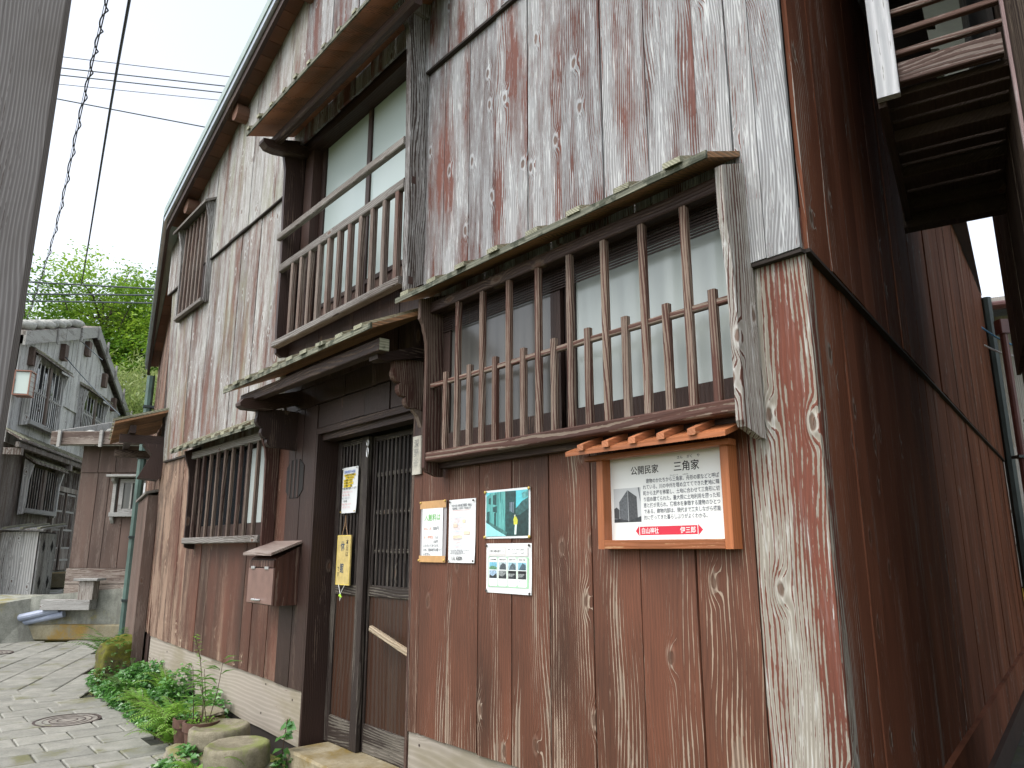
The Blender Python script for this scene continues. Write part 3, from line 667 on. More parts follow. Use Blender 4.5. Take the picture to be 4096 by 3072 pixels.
# awning above the balcony
aw = MB().cbox(F, 1.98, 4.0, .225, .285, 4.215, 4.285, 0, .012).build('awning', M['darkx'], house)
roof_slab(aw, 'r', 1.90, 4.09, .425, 4.297, .058, 4.43, .022, M['redtan'], M['moss'], 11, M['batten'], bw=.045, boards_=10)
for u in (2.21, 3.96):
    MB().prism([(.0, 4.20), (.26, 4.16), (.33, 4.165), (.365, 4.20), (.365, 4.225), (.0, 4.285)] if u > 3 else [(.0, 4.33), (.0, 4.43), (.22, 4.43), (.31, 4.41), (.31, 4.38), (.25, 4.345)], lambda n, z, t: F(t, n, z), u-.05, u+.04).build('awning_arm', M['darky'] if u > 3 else M['greyz'], aw)

# --- small lattice window, top left ------------------------------------------------
sw = MB().cbox(F, 5.985, 6.83, .06, .10, 3.545, 3.585, 0).build('lattice_window', M['greyx'], house)
pS = [(.03, 4.60), (.138, 4.56), (.126, 4.49), (.10, 4.374), (.088, 4.2), (.082, 3.9), (.082, 3.6), (.088, 3.55), (.06, 3.535), (.03, 3.545)]
profile(sw, 'side_panel', pS, 5.955, 5.983, M['greyz']); profile(sw, 'side_panel', pS, 6.832, 6.862, M['greyz'])
lat(sw, 'slat', [6.72-.121*k for k in range(6)], .08, 3.58, slat_mesh(.030, .026, .97, M['bal']))
MB().hexa([F(5.93, .055, 4.605), F(6.98, .055, 4.605), F(6.98, .16, 4.545), F(5.93, .16, 4.545), F(5.93, .055, 4.63), F(6.98, .055, 4.63), F(6.98, .16, 4.572), F(5.93, .16, 4.572)]).build('roof_board', M['greyx'], sw)
MB().box(F, 5.985, 6.83, .035, .05, 3.56, 4.58).build('backing_board', M['dark'], sw)

# --- canopy over the door ------------------------------------------------------------
cp = MB().cbox(F, 2.10, 4.0, .285, .345, 2.195, 2.262, 0, .004).build('door_canopy', M['darkx'], house)
roof_slab(cp, 'r', 2.035, 4.10, .425, 2.283, .032, 2.46, .024, M['tan'], M['moss'], 10, M['batten'], bw=.085, boards_=9)
MB().box(F, 2.097, 2.099, .287, .343, 2.197, 2.26).build('beam_end', M['batten'], cp)
for u in (2.21, 3.80):
    MB().prism([(.012, 2.205), (.25, 2.128), (.40, 2.128), (.43, 2.145), (.432, 2.165), (.41, 2.193), (.012, 2.30)] if u > 3 else [(.012, 2.225), (.27, 2.165), (.31, 2.17), (.315, 2.193), (.012, 2.30)], lambda n, z, t: F(t, n, z), u-.045, u+.045).build('canopy_arm', M['darky'], cp)
def scallop(n0, z0):
    pts = [(.008, z0)]; 
    def arc(cn, cz, r, a0, a1, k=7): return [(cn+r*math.cos(R(a)), cz+r*math.sin(R(a))) for a in np.linspace(a0, a1, k)]
    pts += [(n0, z0)] + arc(n0-.045, z0-.085, .05, 30, -100) + arc(n0-.075, z0-.165, .042, 45, -110) + arc(n0-.118, z0-.225, .04, 40, -110) + [(.012, z0-.27)]
    return [(max(n, .008), z) for n, z in pts]
MB().prism(scallop(.195, 2.205), lambda n, z, t: F(t, n, z), 2.195, 2.235).build('carved_corbel', M['slat'], cp)
MB().prism([(.008, 1.93), (.07, 1.965), (.06, 1.93), (.03, 1.90), (.008, 1.845)], lambda n, z, t: F(t, n, z), 2.20, 2.232).build('corbel_tail', M['slat'], cp)
MB().prism(scallop(.30, 2.150) + [(.008, 1.78)], lambda n, z, t: F(t, n, z), 3.78, 3.825).build('carved_corbel', M['dark'], cp)

# --- doorway ---------------------------------------------------------------------------
dw = MB()
dw.box(F, 2.27, 3.476, -.16, .004, 1.955, 1.995)
dw.box(F, 2.27, 3.476, -.12, -.03, 1.915, 1.954)
dw = dw.build('doorway', M['darkx'], house)
MB().box(F, 3.458, 3.480, -.22, .004, -.02, 1.954).build('door_jamb', M['dark'], dw)
MB().box(F, 2.262, 2.285, -.22, .004, -.02, 1.954).build('door_jamb', M['slatd'], dw)
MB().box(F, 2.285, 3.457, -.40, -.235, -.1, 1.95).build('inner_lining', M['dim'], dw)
def sliding_door(u0, u1, n, stile, rails, nsl, wide=None):
    d = MB()
    d.cbox(F, u1-stile, u1, n-.03, n, .045, 1.91, 2, .003); d.cbox(F, u0, u0+(wide or stile), n-.03, n, .045, 1.91, 2, .003)
    d = d.build('sliding_door', M['door'], dw)
    a, b = u0+(wide or stile), u1-stile
    for z0, z1 in ((.045, .20), (.925, .99), (1.875, 1.91)): MB().cbox(F, a, b, n-.028, n-.002, z0, z1, 0, .003).build('rail', M['doorx'], d)
    for z in rails: MB().cbox(F, a, b, n-.026, n-.012, z, z+.026, 0, .002).build('lattice_rail', M['doorx'], d)
    k = split(a, b, .24, .1)
    for p, q in zip(k[:-1], k[1:]): MB().box(F, p+.001, q-.001, n-.024, n-.014, .20, .925).build('door_panel', M['panel'], d)
    me = slat_mesh(.018, .014, .885, M['door'])
    lat(d, 'slat', [a+(b-a)*(i+.5)/nsl for i in range(nsl)], n-.008, .99, me)
    return d
sliding_door(3.045, 3.455, -.148, .055, (1.18, 1.415, 1.65), 6, wide=.085)
sliding_door(2.290, 3.085, -.186, .05, (1.18, 1.415, 1.65), 15)
lt = MB(); 
for z0, z1 in ((1.845, 1.885), (1.775, 1.835)):
    lt.tube([F(3.035+.010*math.cos(t), -.138, (z0+z1)/2+(z1-z0)/2*math.sin(t)) for t in np.linspace(0, 2*math.pi, 13)], .004, 6, False)
lt.build('door_latch', M['metal'], dw)
st = MB().cbox(F, 2.20, 3.40, -.24, .115, -.12, .042, 0, .012).build('door_step', M['step'], house)
# vent with an eight-sided outline
oc = [(3.905, 1.60), (3.905, 1.765), (3.835, 1.815), (3.70, 1.812), (3.632, 1.765), (3.632, 1.60), (3.70, 1.548), (3.835, 1.548)]
vt = MB().prism(oc, lambda u, z, n: F(u, n, z), .007, .0105).build('vent_opening', M['dim'], house)
for k in range(3):
    u = 3.70+.062*k; MB().box(F, u, u+.026, .0108, .014, 1.552, 1.81).build('slat', M['dark'], vt)

# --- lower left lattice window --------------------------------------------------------
lw = MB().cbox(F, 4.085, 5.765, .05, .105, 1.992, 2.055, 0).build('lattice_window', M['greyx'], house)
MB().cbox(F, 4.085, 5.785, .045, .118, 1.252, 1.303, 0, .006).build('sill', M['greyx'], lw)
roof_slab(lw, 'r', 3.95, 6.02, .205, 2.062, .034, 2.16, .022, M['tan'], M['moss'], 10, M['batten'], bw=.08, boards_=9)
pW = [(.012, 2.12), (.163, 2.06), (.153, 2.0), (.118, 1.908), (.108, 1.836), (.102, 1.558), (.099, 1.26), (.095, 1.225), (.06, 1.21), (.012, 1.207)]
profile(lw, 'side_panel', pW, 5.767, 5.795, M['dark']); profile(lw, 'side_panel', pW, 4.055, 4.083, M['bayd'])
lat(lw, 'slat', [5.62-.171*k for k in range(9)], .088, 1.30, slat_mesh(.030, .028, .70, M['slatd']))
MB().box(F, 4.085, 5.765, .0, .012, 1.30, 1.40).build('kick_board', M['dark'], lw)
MB().box(F, 4.085, 4.62, .006, .016, 1.40, 1.97).build('pane', M['pane'], lw, 'pale pane at the right end')
MB().box(F, 4.66, 5.765, -.004, .004, 1.40, 1.99).build('pane', M['night'], lw, 'dark pane on the left')
MB().box(F, 4.62, 4.66, .006, .024, 1.34, 1.99).build('sash_stile', M['dark'], lw)

# --- canopy on the turned wall -----------------------------------------------------------
wc = MB().cbox(W, .02, 1.6, .30, .36, 2.36, 2.44, 0).build('side_canopy', M['darkx'], house)
for k in range(6):
    a = -.02+k*.28; b = a+.274
    MB().hexa([W(a, .01, 2.60), W(b, .01, 2.60), W(b, .50, 2.435), W(a, .50, 2.435), W(a, .01, 2.622), W(b, .01, 2.622), W(b, .50, 2.457), W(a, .50, 2.457)]).build('roof_board', M['tan'], wc)
    MB().hexa([W(a, .01, 2.625), W(a+.07, .01, 2.625), W(a+.07, .52, 2.46), W(a, .52, 2.46), W(a, .01, 2.65), W(a+.07, .01, 2.65), W(a+.07, .52, 2.484), W(a, .52, 2.484)]).build('roof_batten', M['batten'], wc)
for s0 in (.10, 1.45): MB().box(W, s0, s0+.08, .0, .44, 2.27, 2.355).build('canopy_arm', M['darky'], wc)
MB().prism([(.01, 2.27), (.22, 2.27), (.13, 2.16), (.24, 1.92), (.05, 1.90), (.01, 1.95)], lambda m, z, s: W(s, m, z), .08, .30).build('side_panel', M['dark'], wc)

# ------------------------------------------------------------------ things fixed to the house
def txt(par, body, size, x, z, y, mat, name='lettering', sx=1.0, align='LEFT', sp=1.0, ls=1.0, off=.012):
    c = bpy.data.curves.new('txt', 'FONT'); c.body = body; c.size = size; c.align_x = align; c.space_line = ls; c.space_character = sp
    c.resolution_u = 2; c.offset = off*size
    o = bpy.data.objects.new('txt', c); COL.objects.link(o)
    me = bpy.data.meshes.new_from_object(o.evaluated_get(bpy.context.evaluated_depsgraph_get()))
    bpy.data.objects.remove(o); bpy.data.curves.remove(c)
    for v in me.vertices: v.co = (x + v.co.x*sx, -y, z + v.co.y)
    me.materials.clear(); me.materials.append(mat); me.name = name
    return link(name, me, par)
def rect(mb, x0, x1, z0, z1, y): mb.quad((x0, -y, z0), (x1, -y, z0), (x1, -y, z1), (x0, -y, z1)); return mb
def rects(par, name, mat, lst, y):
    mb = MB()
    for r in lst: rect(mb, *r, y)
    return mb.build(name, mat, par, fix=False)
def polyp(par, name, mat, pts, y): return MB().poly([(x, -y, z) for x, z in pts]).build(name, mat, par, fix=False)
def sheet(name, w_, h, mat, u, n, z, label, cat, curl=.004, tilt=0, th=.0015):
    """thin sheet with a slight bow; origin bottom-left corner"""
    k = 7; fr, bk = [], []
    for i in range(k):
        for j in range(k):
            a, b = i/(k-1), j/(k-1)
            y = -curl*(math.sin(a*math.pi)*.5 + (a*(1-b))**4)
            fr.append((a*w_, y-th, b*h)); bk.append((a*w_, y, b*h))
    mb = MB(); mb.v = fr+bk; nn = k*k
    for i in range(k-1):
        for j in range(k-1):
            q = (i*k+j, (i+1)*k+j, (i+1)*k+j+1, i*k+j+1); mb.f.append(q); mb.f.append(tuple(nn+t for t in q[::-1]))
    ed = [i*k for i in range(k)] + [(k-1)*k+j for j in range(1, k)] + [i*k+k-1 for i in range(k-2, -1, -1)] + [j for j in range(k-2, 0, -1)]
    for a, b in zip(ed, ed[1:]+ed[:1]): mb.f.append((a, nn+a, nn+b, b))
    o = mb.build(name, mat, None, smooth=False); o.location = place(u, n, z); o.rotation_euler = (0, tilt, TH)
    return tag(o, label, cat)
def tack(par, x, z, y, mat=None, r=.0065):
    MB().loft([[(x+rr*math.cos(t), -(y+d), z+rr*math.sin(t)) for t in np.linspace(0, 2*math.pi, 11)[:-1]] for rr, d in ((r*.8, 0), (r, .002), (r*.8, .005), (r*.3, .007))]).build('tack', mat or M['gold'], par)

# information sign in an orange frame with its own little roof
SU, SZ = .876, 1.203
sg = empty('information_sign', place(SU, 0, SZ), TH, 'orange framed wooden sign with white board, red arrow bar and small slatted roof', 'sign')
Wd, Hd, D = .593, .357, .062
def sbox(name, x0, x1, y0, y1, z0, z1, mat, ax=2): return MB().cbox(Id, x0, x1, -y1, -y0, z0, z1, ax, .002).build(name, mat, sg)
sbox('frame', 0, .032, .008, D, 0, Hd, M['orange']); sbox('frame', Wd-.032, Wd, .008, D, 0, Hd, M['orange'])
sbox('frame', .0325, Wd-.0325, .008, D-.001, 0, .033, M['orangex'], 0); sbox('frame', .0325, Wd-.0325, .008, D-.001, Hd-.012, Hd, M['orangex'], 0)
bd = MB().box(Id, .032, Wd-.032, -.016, -.009, .033, Hd-.012).build('board', M['white'], sg)
txt(bd, '公開民家', .034, .135, .276, .0165, M['ink'], sx=.98); txt(bd, '三角家', .038, .335, .275, .0165, M['ink'], sx=.98)
txt(bd, 'さん　 がく　 や', .0125, .352, .316, .0165, M['inkg'], sx=1.05)
body = ['　建物のかたちから三角家、舟形の家などと呼ば', 'れている。川の中州を埋め立ててできた敷地に隣', '町から主屋を移築し、土地に合わせて三角形に切', 'り詰め建てられた。最大限に土地利用を図った知', '恵と技が見られ、宿根木を象徴する建物のひとつ', 'である。建物内部は、現代まで工夫しながら機能', '的に使ってきた暮らしぶりがよくわかる。']
for i, s_ in enumerate(body): txt(bd, s_, .0182, .192, .2395-.0222*i, .0165, M['inkg'], sx=.83)
txt(bd, 'さん かく や　　　ふながた', .0065, .318, .2565, .0165, M['inkg'])
rects(bd, 'arrow_bar', M['red'], [(.170, .425, .050, .081)], .0162)
polyp(bd, 'arrow_head', M['red'], [(.150, .0655), (.167, .046), (.167, .085)], .0162); polyp(bd, 'arrow_head', M['red'], [(.448, .0655), (.428, .085), (.428, .046)], .0162)
txt(bd, '白山神社', .0235, .177, .057, .0166, M['white'], sx=.86); txt(bd, '伊三郎', .0235, .352, .057, .0166, M['white'], sx=.95)
rects(bd, 'photograph', plain('photo_sky', (.50, .52, .53), .4), [(.046, .180, .098, .226)], .0162)
polyp(bd, 'photograph', plain('photo_house', (.10, .11, .12), .4, var=.3, sc_=120), [(.075, .108), (.073, .175), (.116, .219), (.118, .101)], .0165)
polyp(bd, 'photograph', plain('photo_wall', (.055, .06, .065), .4, var=.3, sc_=120), [(.118, .101), (.116, .219), (.160, .192), (.163, .112)], .0165)
polyp(bd, 'photograph', plain('photo_street', (.035, .04, .045), .4, var=.3, sc_=90), [(.047, .099), (.047, .112), (.075, .112), (.118, .104), (.163, .115), (.179, .120), (.179, .099)], .0168)
polyp(bd, 'photograph', plain('photo_hut', (.06, .065, .07), .4), [(.047, .114), (.047, .150), (.060, .156), (.073, .146), (.073, .112)], .0168)
polyp(bd, 'photograph', plain('photo_pole', (.12, .13, .14), .4), [(.167, .226), (.174, .226), (.178, .175), (.1765, .175)], .0166)
polyp(bd, 'photograph', plain('photo_line', (.40, .42, .43), .4), [(.1165, .219), (.1185, .219), (.1195, .101), (.117, .101)], .0169)
# sign roof
rw, rf_ = .012, .155
MB().hexa([(-.075, -rw, .405), (.65, -rw, .405), (.65, -rf_, .352), (-.075, -rf_, .352), (-.075, -rw, .423), (.65, -rw, .423), (.65, -rf_, .370), (-.075, -rf_, .370)]).build('sign_roof', M['orangex'], sg)
for k in range(5):
    x = .0+.128*k
    MB().hexa([(x, -rw, .425), (x+.032, -rw, .425), (x+.032, -rf_-.010, .367), (x, -rf_-.010, .367), (x, -rw, .447), (x+.032, -rw, .447), (x+.032, -rf_-.010, .389), (x, -rf_-.010, .389)]).build('roof_batten', M['orangey'], sg)
sbox('rail', -.045, Wd+.02, D-.02, D+.02, .336, .3555, M['orangex'], 0)

# notices pinned to the boards
a = sheet('price_notice', .230, .302, M['film'], 2.176, .010, 1.142, 'paper price notice with green heading and brown tape along both ends', 'notice')
rects(a, 'page', M['paper'], [(.022, .205, .028, .278)], .0062)
rects(a, 'tape_strip', M['tape'], [(-.002, .232, .266, .304)], .0068); rects(a, 'tape_strip', M['tape'], [(-.002, .232, -.002, .030)], .0068)
txt(a, '入館料は', .037, .040, .206, .0070, M['greenink'], sx=.98)
txt(a, '大人 1人', .0185, .038, .158, .0070, M['orangeink']); txt(a, '300円', .0205, .120, .157, .0070, M['inkg'])
txt(a, '小・中学生', .0185, .038, .114, .0070, M['orangeink'], sx=.92); txt(a, '1人', .0185, .140, .114, .0070, M['inkg'])
txt(a, '150円', .0185, .122, .092, .0070, M['inkg'])
for i, s_ in enumerate(('いただいております。', 'なお、団体割引は扱って', 'いません。')): txt(a, s_, .0165, .036, .073-.0205*i, .0070, M['inkg'], sx=.92)
for x, z in ((.004, .297), (.224, .299), (.0, .006), (.222, .008)): tack(a, x, z, .007, M['gold'], .006)
a = sheet('opening_calendar', .216, .302, M['paper'], 1.925, .010, 1.140, 'white opening calendar sheet with faint coloured grid and handwritten price at its foot', 'notice', curl=.006)
yy = .0068
txt(a, '令和7年度 公開民家', .0125, .026, .268, yy, M['inkg'], sx=.8); txt(a, '三角家', .0165, .108, .267, yy, M['inkg'], sx=.9); txt(a, '開館日', .0125, .160, .268, yy, M['inkg'], sx=.85)
txt(a, '開館時間：午前9時～午後4時まで', .0115, .034, .254, yy, M['inkg'], sx=.88); rects(a, 'red_line', M['pinkink'], [(.03, .175, .248, .2498)], yy)
g = [(.020, .0206, .065, .238), (.192, .1926, .065, .238)]
for k in range(11): g.append((.020, .192, .065+.0173*k, .0654+.0173*k))
for k in range(1, 15): g.append((.020+.0122*k, .0203+.0122*k, .072, .226))
rects(a, 'grid_line', M['skyink'], g, yy-.0004)
for q in [(.118, .140, .188, .204), (.042, .078, .168, .186), (.128, .176, .132, .148), (.042, .116, .112, .128)]: rects(a, 'marked_days', M['peach'], [q], yy-.0006)
for k in range(9):
    n_ = random.randint(7, 12); z = .212-.0168*k
    txt(a, ' '.join(str(random.randint(1, 30)) for _ in range(n_)), .0085, .042, z, yy, M['pinkink'] if k % 2 else M['skyink'], sx=.9)
    txt(a, ' '.join(random.choice('日月火水木金土') for _ in range(n_-2)), .0075, .045, z-.007, yy, M['pinkink'], sx=.8)
    txt(a, '%d月' % ((k+3) % 12+1), .0085, .023, z-.002, yy, M['inkl'], sx=.7)
for k, s_ in enumerate(('※予約がある場合、開館日を変更することがあります。', '※お問い合わせ 宿根木 公開民家 電話', '※団体でのご利用は事前にお知らせください。')): txt(a, s_, .0072, .022, .056-.0078*k, yy, M['inkg'], sx=.9)
txt(a, '1人 ¥300-', .026, .032, .012, yy, M['ink'], sx=.85)
for x, z in ((.012, .291), (.204, .292), (.008, .008), (.206, .010)): tack(a, x, z, .006, M['tackdk'], .005)
# photo poster
a = sheet('photo_poster', .315, .219, M['paper'], 1.634, .010, 1.251, 'teal tinted photo print of an old house with a figure in yellow, brass tacks', 'poster', curl=.003)
def pm_(n, c, v=.35, s_=60): return plain(n, c, .35, var=v, sc_=s_)
teal = wood('poster_house', paint=(.05, .24, .23), bare=((.10, .36, .34), (.22, .55, .52)), wear=.5, ring=200, knots=0, patchsc=5, rough=.35, bump=0, tint=0, fixed=0)
def pp(mat, pts, y): return polyp(a, 'print', mat, [(.010+x*.295, .010+z*.199) for x, z in pts], y)
pp(pm_('poster_sky', (.10, .55, .62), .1), [(0, 0), (1, 0), (1, 1), (0, 1)], .0048)
pp(teal, [(0, .30), (0, .90), (.12, .985), (.47, 1), (.48, .10)], .0051)
pp(pm_('poster_side', (.012, .055, .055)), [(.47, .0), (.47, 1), (.72, .99), (.72, .42), (.80, .42), (.80, 0)], .0052)
pp(pm_('poster_lane', (.01, .035, .035)), [(.72, .0), (.72, .5), (.85, .55), (1, .60), (1, 0)], .0053)
pp(pm_('poster_eaves', (.03, .10, .10)), [(.72, .60), (.86, .75), (1, .83), (1, .58), (.80, .45), (.72, .45)], .0054)
pp(pm_('poster_far_wall', (.10, .33, .33)), [(.86, .93), (.88, .80), (1, .84), (1, .99)], .0055)
pp(pm_('poster_street', (.28, .66, .70), .1), [(0, 0), (0, .34), (.22, .18), (.50, .02), (.5, 0)], .0056)
pp(pm_('poster_plinth', (.05, .16, .15)), [(0, .37), (0, .32), (.24, .15), (.50, .0), (.52, .08), (.28, .22)], .0057)
for (x0, z0, x1, z1) in ((.06, .74, .12, .86), (.17, .72, .26, .93), (.02, .30, .09, .55), (.17, .55, .27, .66), (.20, .24, .25, .52)):
    pp(pm_('poster_window', (.015, .07, .07)), [(x0, z0), (x1, z0-.02), (x1, z1+.02), (x0, z1)], .0058)
for x in (.585, .62, .655): rects(a, 'print', M['skyink'], [(.010+x*.295, .010+x*.295+.0022, .118-(x-.585)*.1, .158)], .0058)
pp(pm_('poster_trousers', (.62, .78, .74), .05), [(.685, .03), (.70, .25), (.745, .25), (.73, .03)], .0059)
pp(pm_('poster_jacket', (.55, .56, .06), .12), [(.675, .24), (.665, .36), (.69, .43), (.73, .42), (.765, .34), (.755, .25)], .0060)
pp(pm_('poster_face', (.62, .70, .60), .05), [(.685, .43), (.685, .465), (.705, .475), (.715, .45), (.705, .425)], .0061)
pp(pm_('poster_hair', (.02, .03, .03), .05), [(.680, .455), (.69, .485), (.715, .485), (.722, .455), (.71, .465)], .0062)
for x, z in ((.004, .212), (.311, .214), (.002, .006), (.312, .005)): tack(a, x, z, .005, M['gold'], .008)
# ticket notice
a = sheet('ticket_notice', .312, .216, M['paper'], 1.624, .010, 1.013, 'white and green ticket notice with eight small photographs, under the teal photo print', 'notice', curl=.004)
rects(a, 'grey_bar', M['greybar'], [(.018, .292, .160, .200)], .0050); rects(a, 'page', M['white'], [(.024, .136, .170, .194), (.146, .284, .164, .198)], .0053)
rects(a, 'green_field', M['palegreen'], [(.018, .296, .026, .156)], .0050)
txt(a, '宿根木 4館共通チケット', .0125, .028, .177, .0056, M['ink'], sx=.78)
txt(a, '（通常）　おとな 1,500円 →', .0085, .150, .186, .0056, M['inkg'], sx=.85); txt(a, '1,000円', .0095, .238, .186, .0056, M['inkg'])
txt(a, 'こども 750円 →', .0085, .176, .170, .0056, M['inkg'], sx=.9); txt(a, '500円', .0095, .246, .170, .0056, M['inkg']); rects(a, 'underline', M['inkg'], [(.236, .274, .1835, .1842), (.240, .274, .1675, .1682)], .0056)
cols = [((.16, .42, .55), (.10, .24, .14)), ((.40, .50, .52), (.06, .075, .085)), ((.30, .48, .55), (.09, .12, .14)), ((.22, .45, .55), (.06, .10, .13))]
heads = ('小木民俗博物館', '公開民家 清九郎', '公開民家 金子屋', '公開民家 三角家')
for k in range(4):
    x = .023+.0665*k; c1, c2 = cols[k]
    r_ = .010; pts = []
    for cx, cz, a0 in ((x+.062-r_, .154-r_, 0), (x+r_, .154-r_, 90), (x+r_, .030+r_, 180), (x+.062-r_, .030+r_, 270)): pts += [(cx+r_*math.cos(R(a0+t)), cz+r_*math.sin(R(a0+t))) for t in (0, 30, 60, 90)]
    polyp(a, 'ticket_panel', M['white'], pts, .0053)
    txt(a, heads[k], .0075, x+.006, .142, .0056, M['ink'], sx=.88)
    rects(a, 'small_photograph', pm_('tick_sky%d' % k, c1, .25, 120), [(x+.004, x+.058, .101, .134)], .0056)
    polyp(a, 'small_photograph', pm_('tick_house%d' % k, c2, .5, 140), [(x+.010, .102), (x+.012+.004*k, .120), (x+.034, .131), (x+.054, .124), (x+.056, .102)] if k else [(x+.004, .102), (x+.004, .113), (x+.03, .118), (x+.058, .112), (x+.058, .102)], .0059)
    rects(a, 'small_photograph', pm_('tick_in%d' % k, (.22, .24, .24) if k else (.30, .42, .55), .5, 150), [(x+.004, x+.058, .063, .098)], .0056)
    polyp(a, 'small_photograph', pm_('tick_dark%d' % k, (.03, .035, .04), .5, 160), [(x+.004, .064), (x+.006, .080-.003*k), (x+.03, .072), (x+.056, .086), (x+.058, .064)], .0059)
    if k > 1: rects(a, 'small_photograph', M['ink'], [(x+.004, x+.058, .086, .098), (x+.048, x+.053, .066, .09)], .0061)
    txt(a, '通常 大人 500円', .0065, x+.008, .052, .0056, M['inkl'], sx=.85); txt(a, '小人 250円', .0065, x+.020, .043, .0056, M['inkl'], sx=.85)
for x, z in ((.006, .207), (.300, .207), (.006, .008), (.302, .006)): tack(a, x, z, .005, M['tackdk'], .006)
# paper on the sliding door
a = sheet('door_notice', .200, .295, M['paper'], 3.335, -.134, 1.432, 'white notice with yellow highlighted lines pinned to the sliding door', 'notice', curl=.007)
yy = .008
txt(a, '宿根木見学の4施設', .021, .020, .257, yy, M['blueink'], sx=.86)
hl_ = ('① 佐渡国小木民俗博物館', '（千石船・白山丸）', '② 公開民家・清九郎', '③ 公開民家・金子屋', '④ 公開民家・三角家')
rects(a, 'highlight', M['yellowmark'], [(.028, .176, .2360, .2505), (.045, .158, .2185, .2335), (.022, .140, .2010, .2160), (.022, .150, .1835, .1985), (.022, .135, .1660, .1810)], yy-.0006)
for k, s_ in enumerate(hl_): txt(a, s_, .0145, .034 if k < 1 else (.052 if k == 1 else .028), .2395-.0175*k, yy, M['ink'], sx=.80)
txt(a, '共通入場券を販売しています', .0165, .012, .152, yy, M['ink'], sx=.86)
for k, (s_, m_) in enumerate((('ご希望の方は窓口へどうぞ', 'pinkink'), ('施設へお越しの節は、', 'pinkink'), ('事前にお電話ください。', 'inkl'), ('・受付時間', 'ink'), ('博物館・清九郎・金子屋・', 'pinkink'), ('三角家で扱っています。', 'pinkink'))): txt(a, s_, .0135, .012 if k != 3 else .024, .130-.0195*k, yy, M[m_], sx=.82)
for x, z in ((.010, .286), (.188, .288), (.004, .008), (.186, .010)): tack(a, x, z, .007, M['metal'] if z > .2 else M['gold'], .005)
# hanging closed-today plaque
a = empty('hanging_plaque', place(3.342, -.130, .984), TH, 'yellow hanging plaque on a string loop, lettered in blue and black, on the sliding door', 'sign')
MB().cbox(Id, 0, .178, -.012, 0, 0, .309, 2, .002).build('plaque_board', M['yellow'], a)
rects(a, 'edge_line', M['yedge'], [(.003, .175, .003, .006), (.003, .175, .303, .306), (.003, .006, .006, .303), (.172, .175, .006, .303)], .0126)
for k, c in enumerate('本日は'): txt(a, c, .036, .120, .252-.037*k, .0128, M['ink'], sx=.9)
navy = plain('dark_blue_paint', (.025, .055, .10), .6)
for k, c in enumerate('休館'): txt(a, c, .066, .052, .215-.135*k, .0128, navy, sx=.78)
for k, c in enumerate('です'): txt(a, c, .032, .018, .088-.034*k, .0128, M['ink'], sx=.9)
MB().tube([(.05, -.008, .306), (.085, -.01, .37), (.098, -.012, .432), (.104, -.01, .37), (.128, -.008, .306)], .0022, 6).build('string', M['string'], a)
MB().tube([(.045, -.012, .004), (.078, -.016, -.050), (.080, -.016, -.095)], .0018, 6).tube([(.125, -.012, .002), (.085, -.016, -.050), (.086, -.016, -.085)], .0018, 6).build('tassel', M['wstring'], a)
bo = bmesh.new(); bmesh.ops.create_icosphere(bo, subdivisions=1, radius=.010, matrix=Matrix.Translation((.082, -.018, -.062))); bmesh.ops.create_icosphere(bo, subdivisions=1, radius=.008, matrix=Matrix.Translation((.092, -.016, -.07)))
me = bpy.data.meshes.new('bead'); bo.to_mesh(me); bo.free(); me.materials.append(M['lime']); link('bead', me, a)
# name board
a = empty('name_board', place(2.264, .0, 1.592), TH, 'pale vertical name board with faded brushed characters on the door post', 'sign')
MB().cbox(Id, 0, .080, -.020, -.006, 0, .206, 2, .003).build('board', M['plate'], a)
for k, c in enumerate('深野谷'): txt(a, c, .048, .016, .148-.050*k, .0206, plain('faded_ink%d' % k, (.17+.05*k, .17+.05*k, .16+.04*k), .8), sx=.95)
# slanting bar that holds the door
a = MB().cbox(Id, 0, .62, -.014, .014, -.016, .016, 0, .005).build('prop_stick', wood('pale_stick', ax='x', paint=(.30, .23, .15), bare=((.34, .28, .20), (.5, .43, .34)), wear=.5, knots=0), None)
p0 = place(2.885, -.128, .752); p1 = place(2.285, -.10, .625); a.location = p0; dv = p1-p0
a.rotation_euler = dv.to_track_quat('X', 'Z').to_euler(); tag(a, 'pale wooden stick propped slantwise across the sliding door', 'stick')
# letter box
a = empty('letter_box', place(4.04, .0, .85), TH, 'brown wooden letter box with sloping lid on the wall beside the doorway', 'mailbox')
mb_ = MB().loft([[(x, -.008, 0), (x, -.168, 0), (x, -.168, .292), (x, -.008, .375)] for x in (.0, .425)]).build('box', M['mail'], a)
MB().cbox(Id, .004, .421, -.180, -.1695, .006, .232, 0, .002).build('front_panel', M['mailf'], a)
MB().cbox(Id, .004, .421, -.180, -.1695, .238, .285, 0, .002).build('upper_panel', M['mail'], a)
MB().box(Id, .02, .405, -.1705, -.1685, .284, .291).build('slot', M['dim'], a)
MB().hexa([(-.03, -.006, .395), (.45, -.006, .395), (.45, -.215, .315), (-.03, -.215, .315), (-.03, -.006, .412), (.45, -.006, .412), (.45, -.215, .332), (-.03, -.215, .332)]).build('lid', wood('lid_wood', ax='x', paint=(.20, .14, .12), bare=((.26, .21, .18), (.42, .39, .36)), wear=.55, knots=0, rough=.45), a)
for x in (.06, .29): MB().cbox(Id, x, x+.06, -.187, -.1805, .226, .244, 0).build('hinge', M['metal'], a)
MB().tube([(.14, -.182, .030), (.145, -.20, .030), (.23, -.20, .030), (.235, -.182, .030)], .007, 8).build('handle', M['metal'], a)

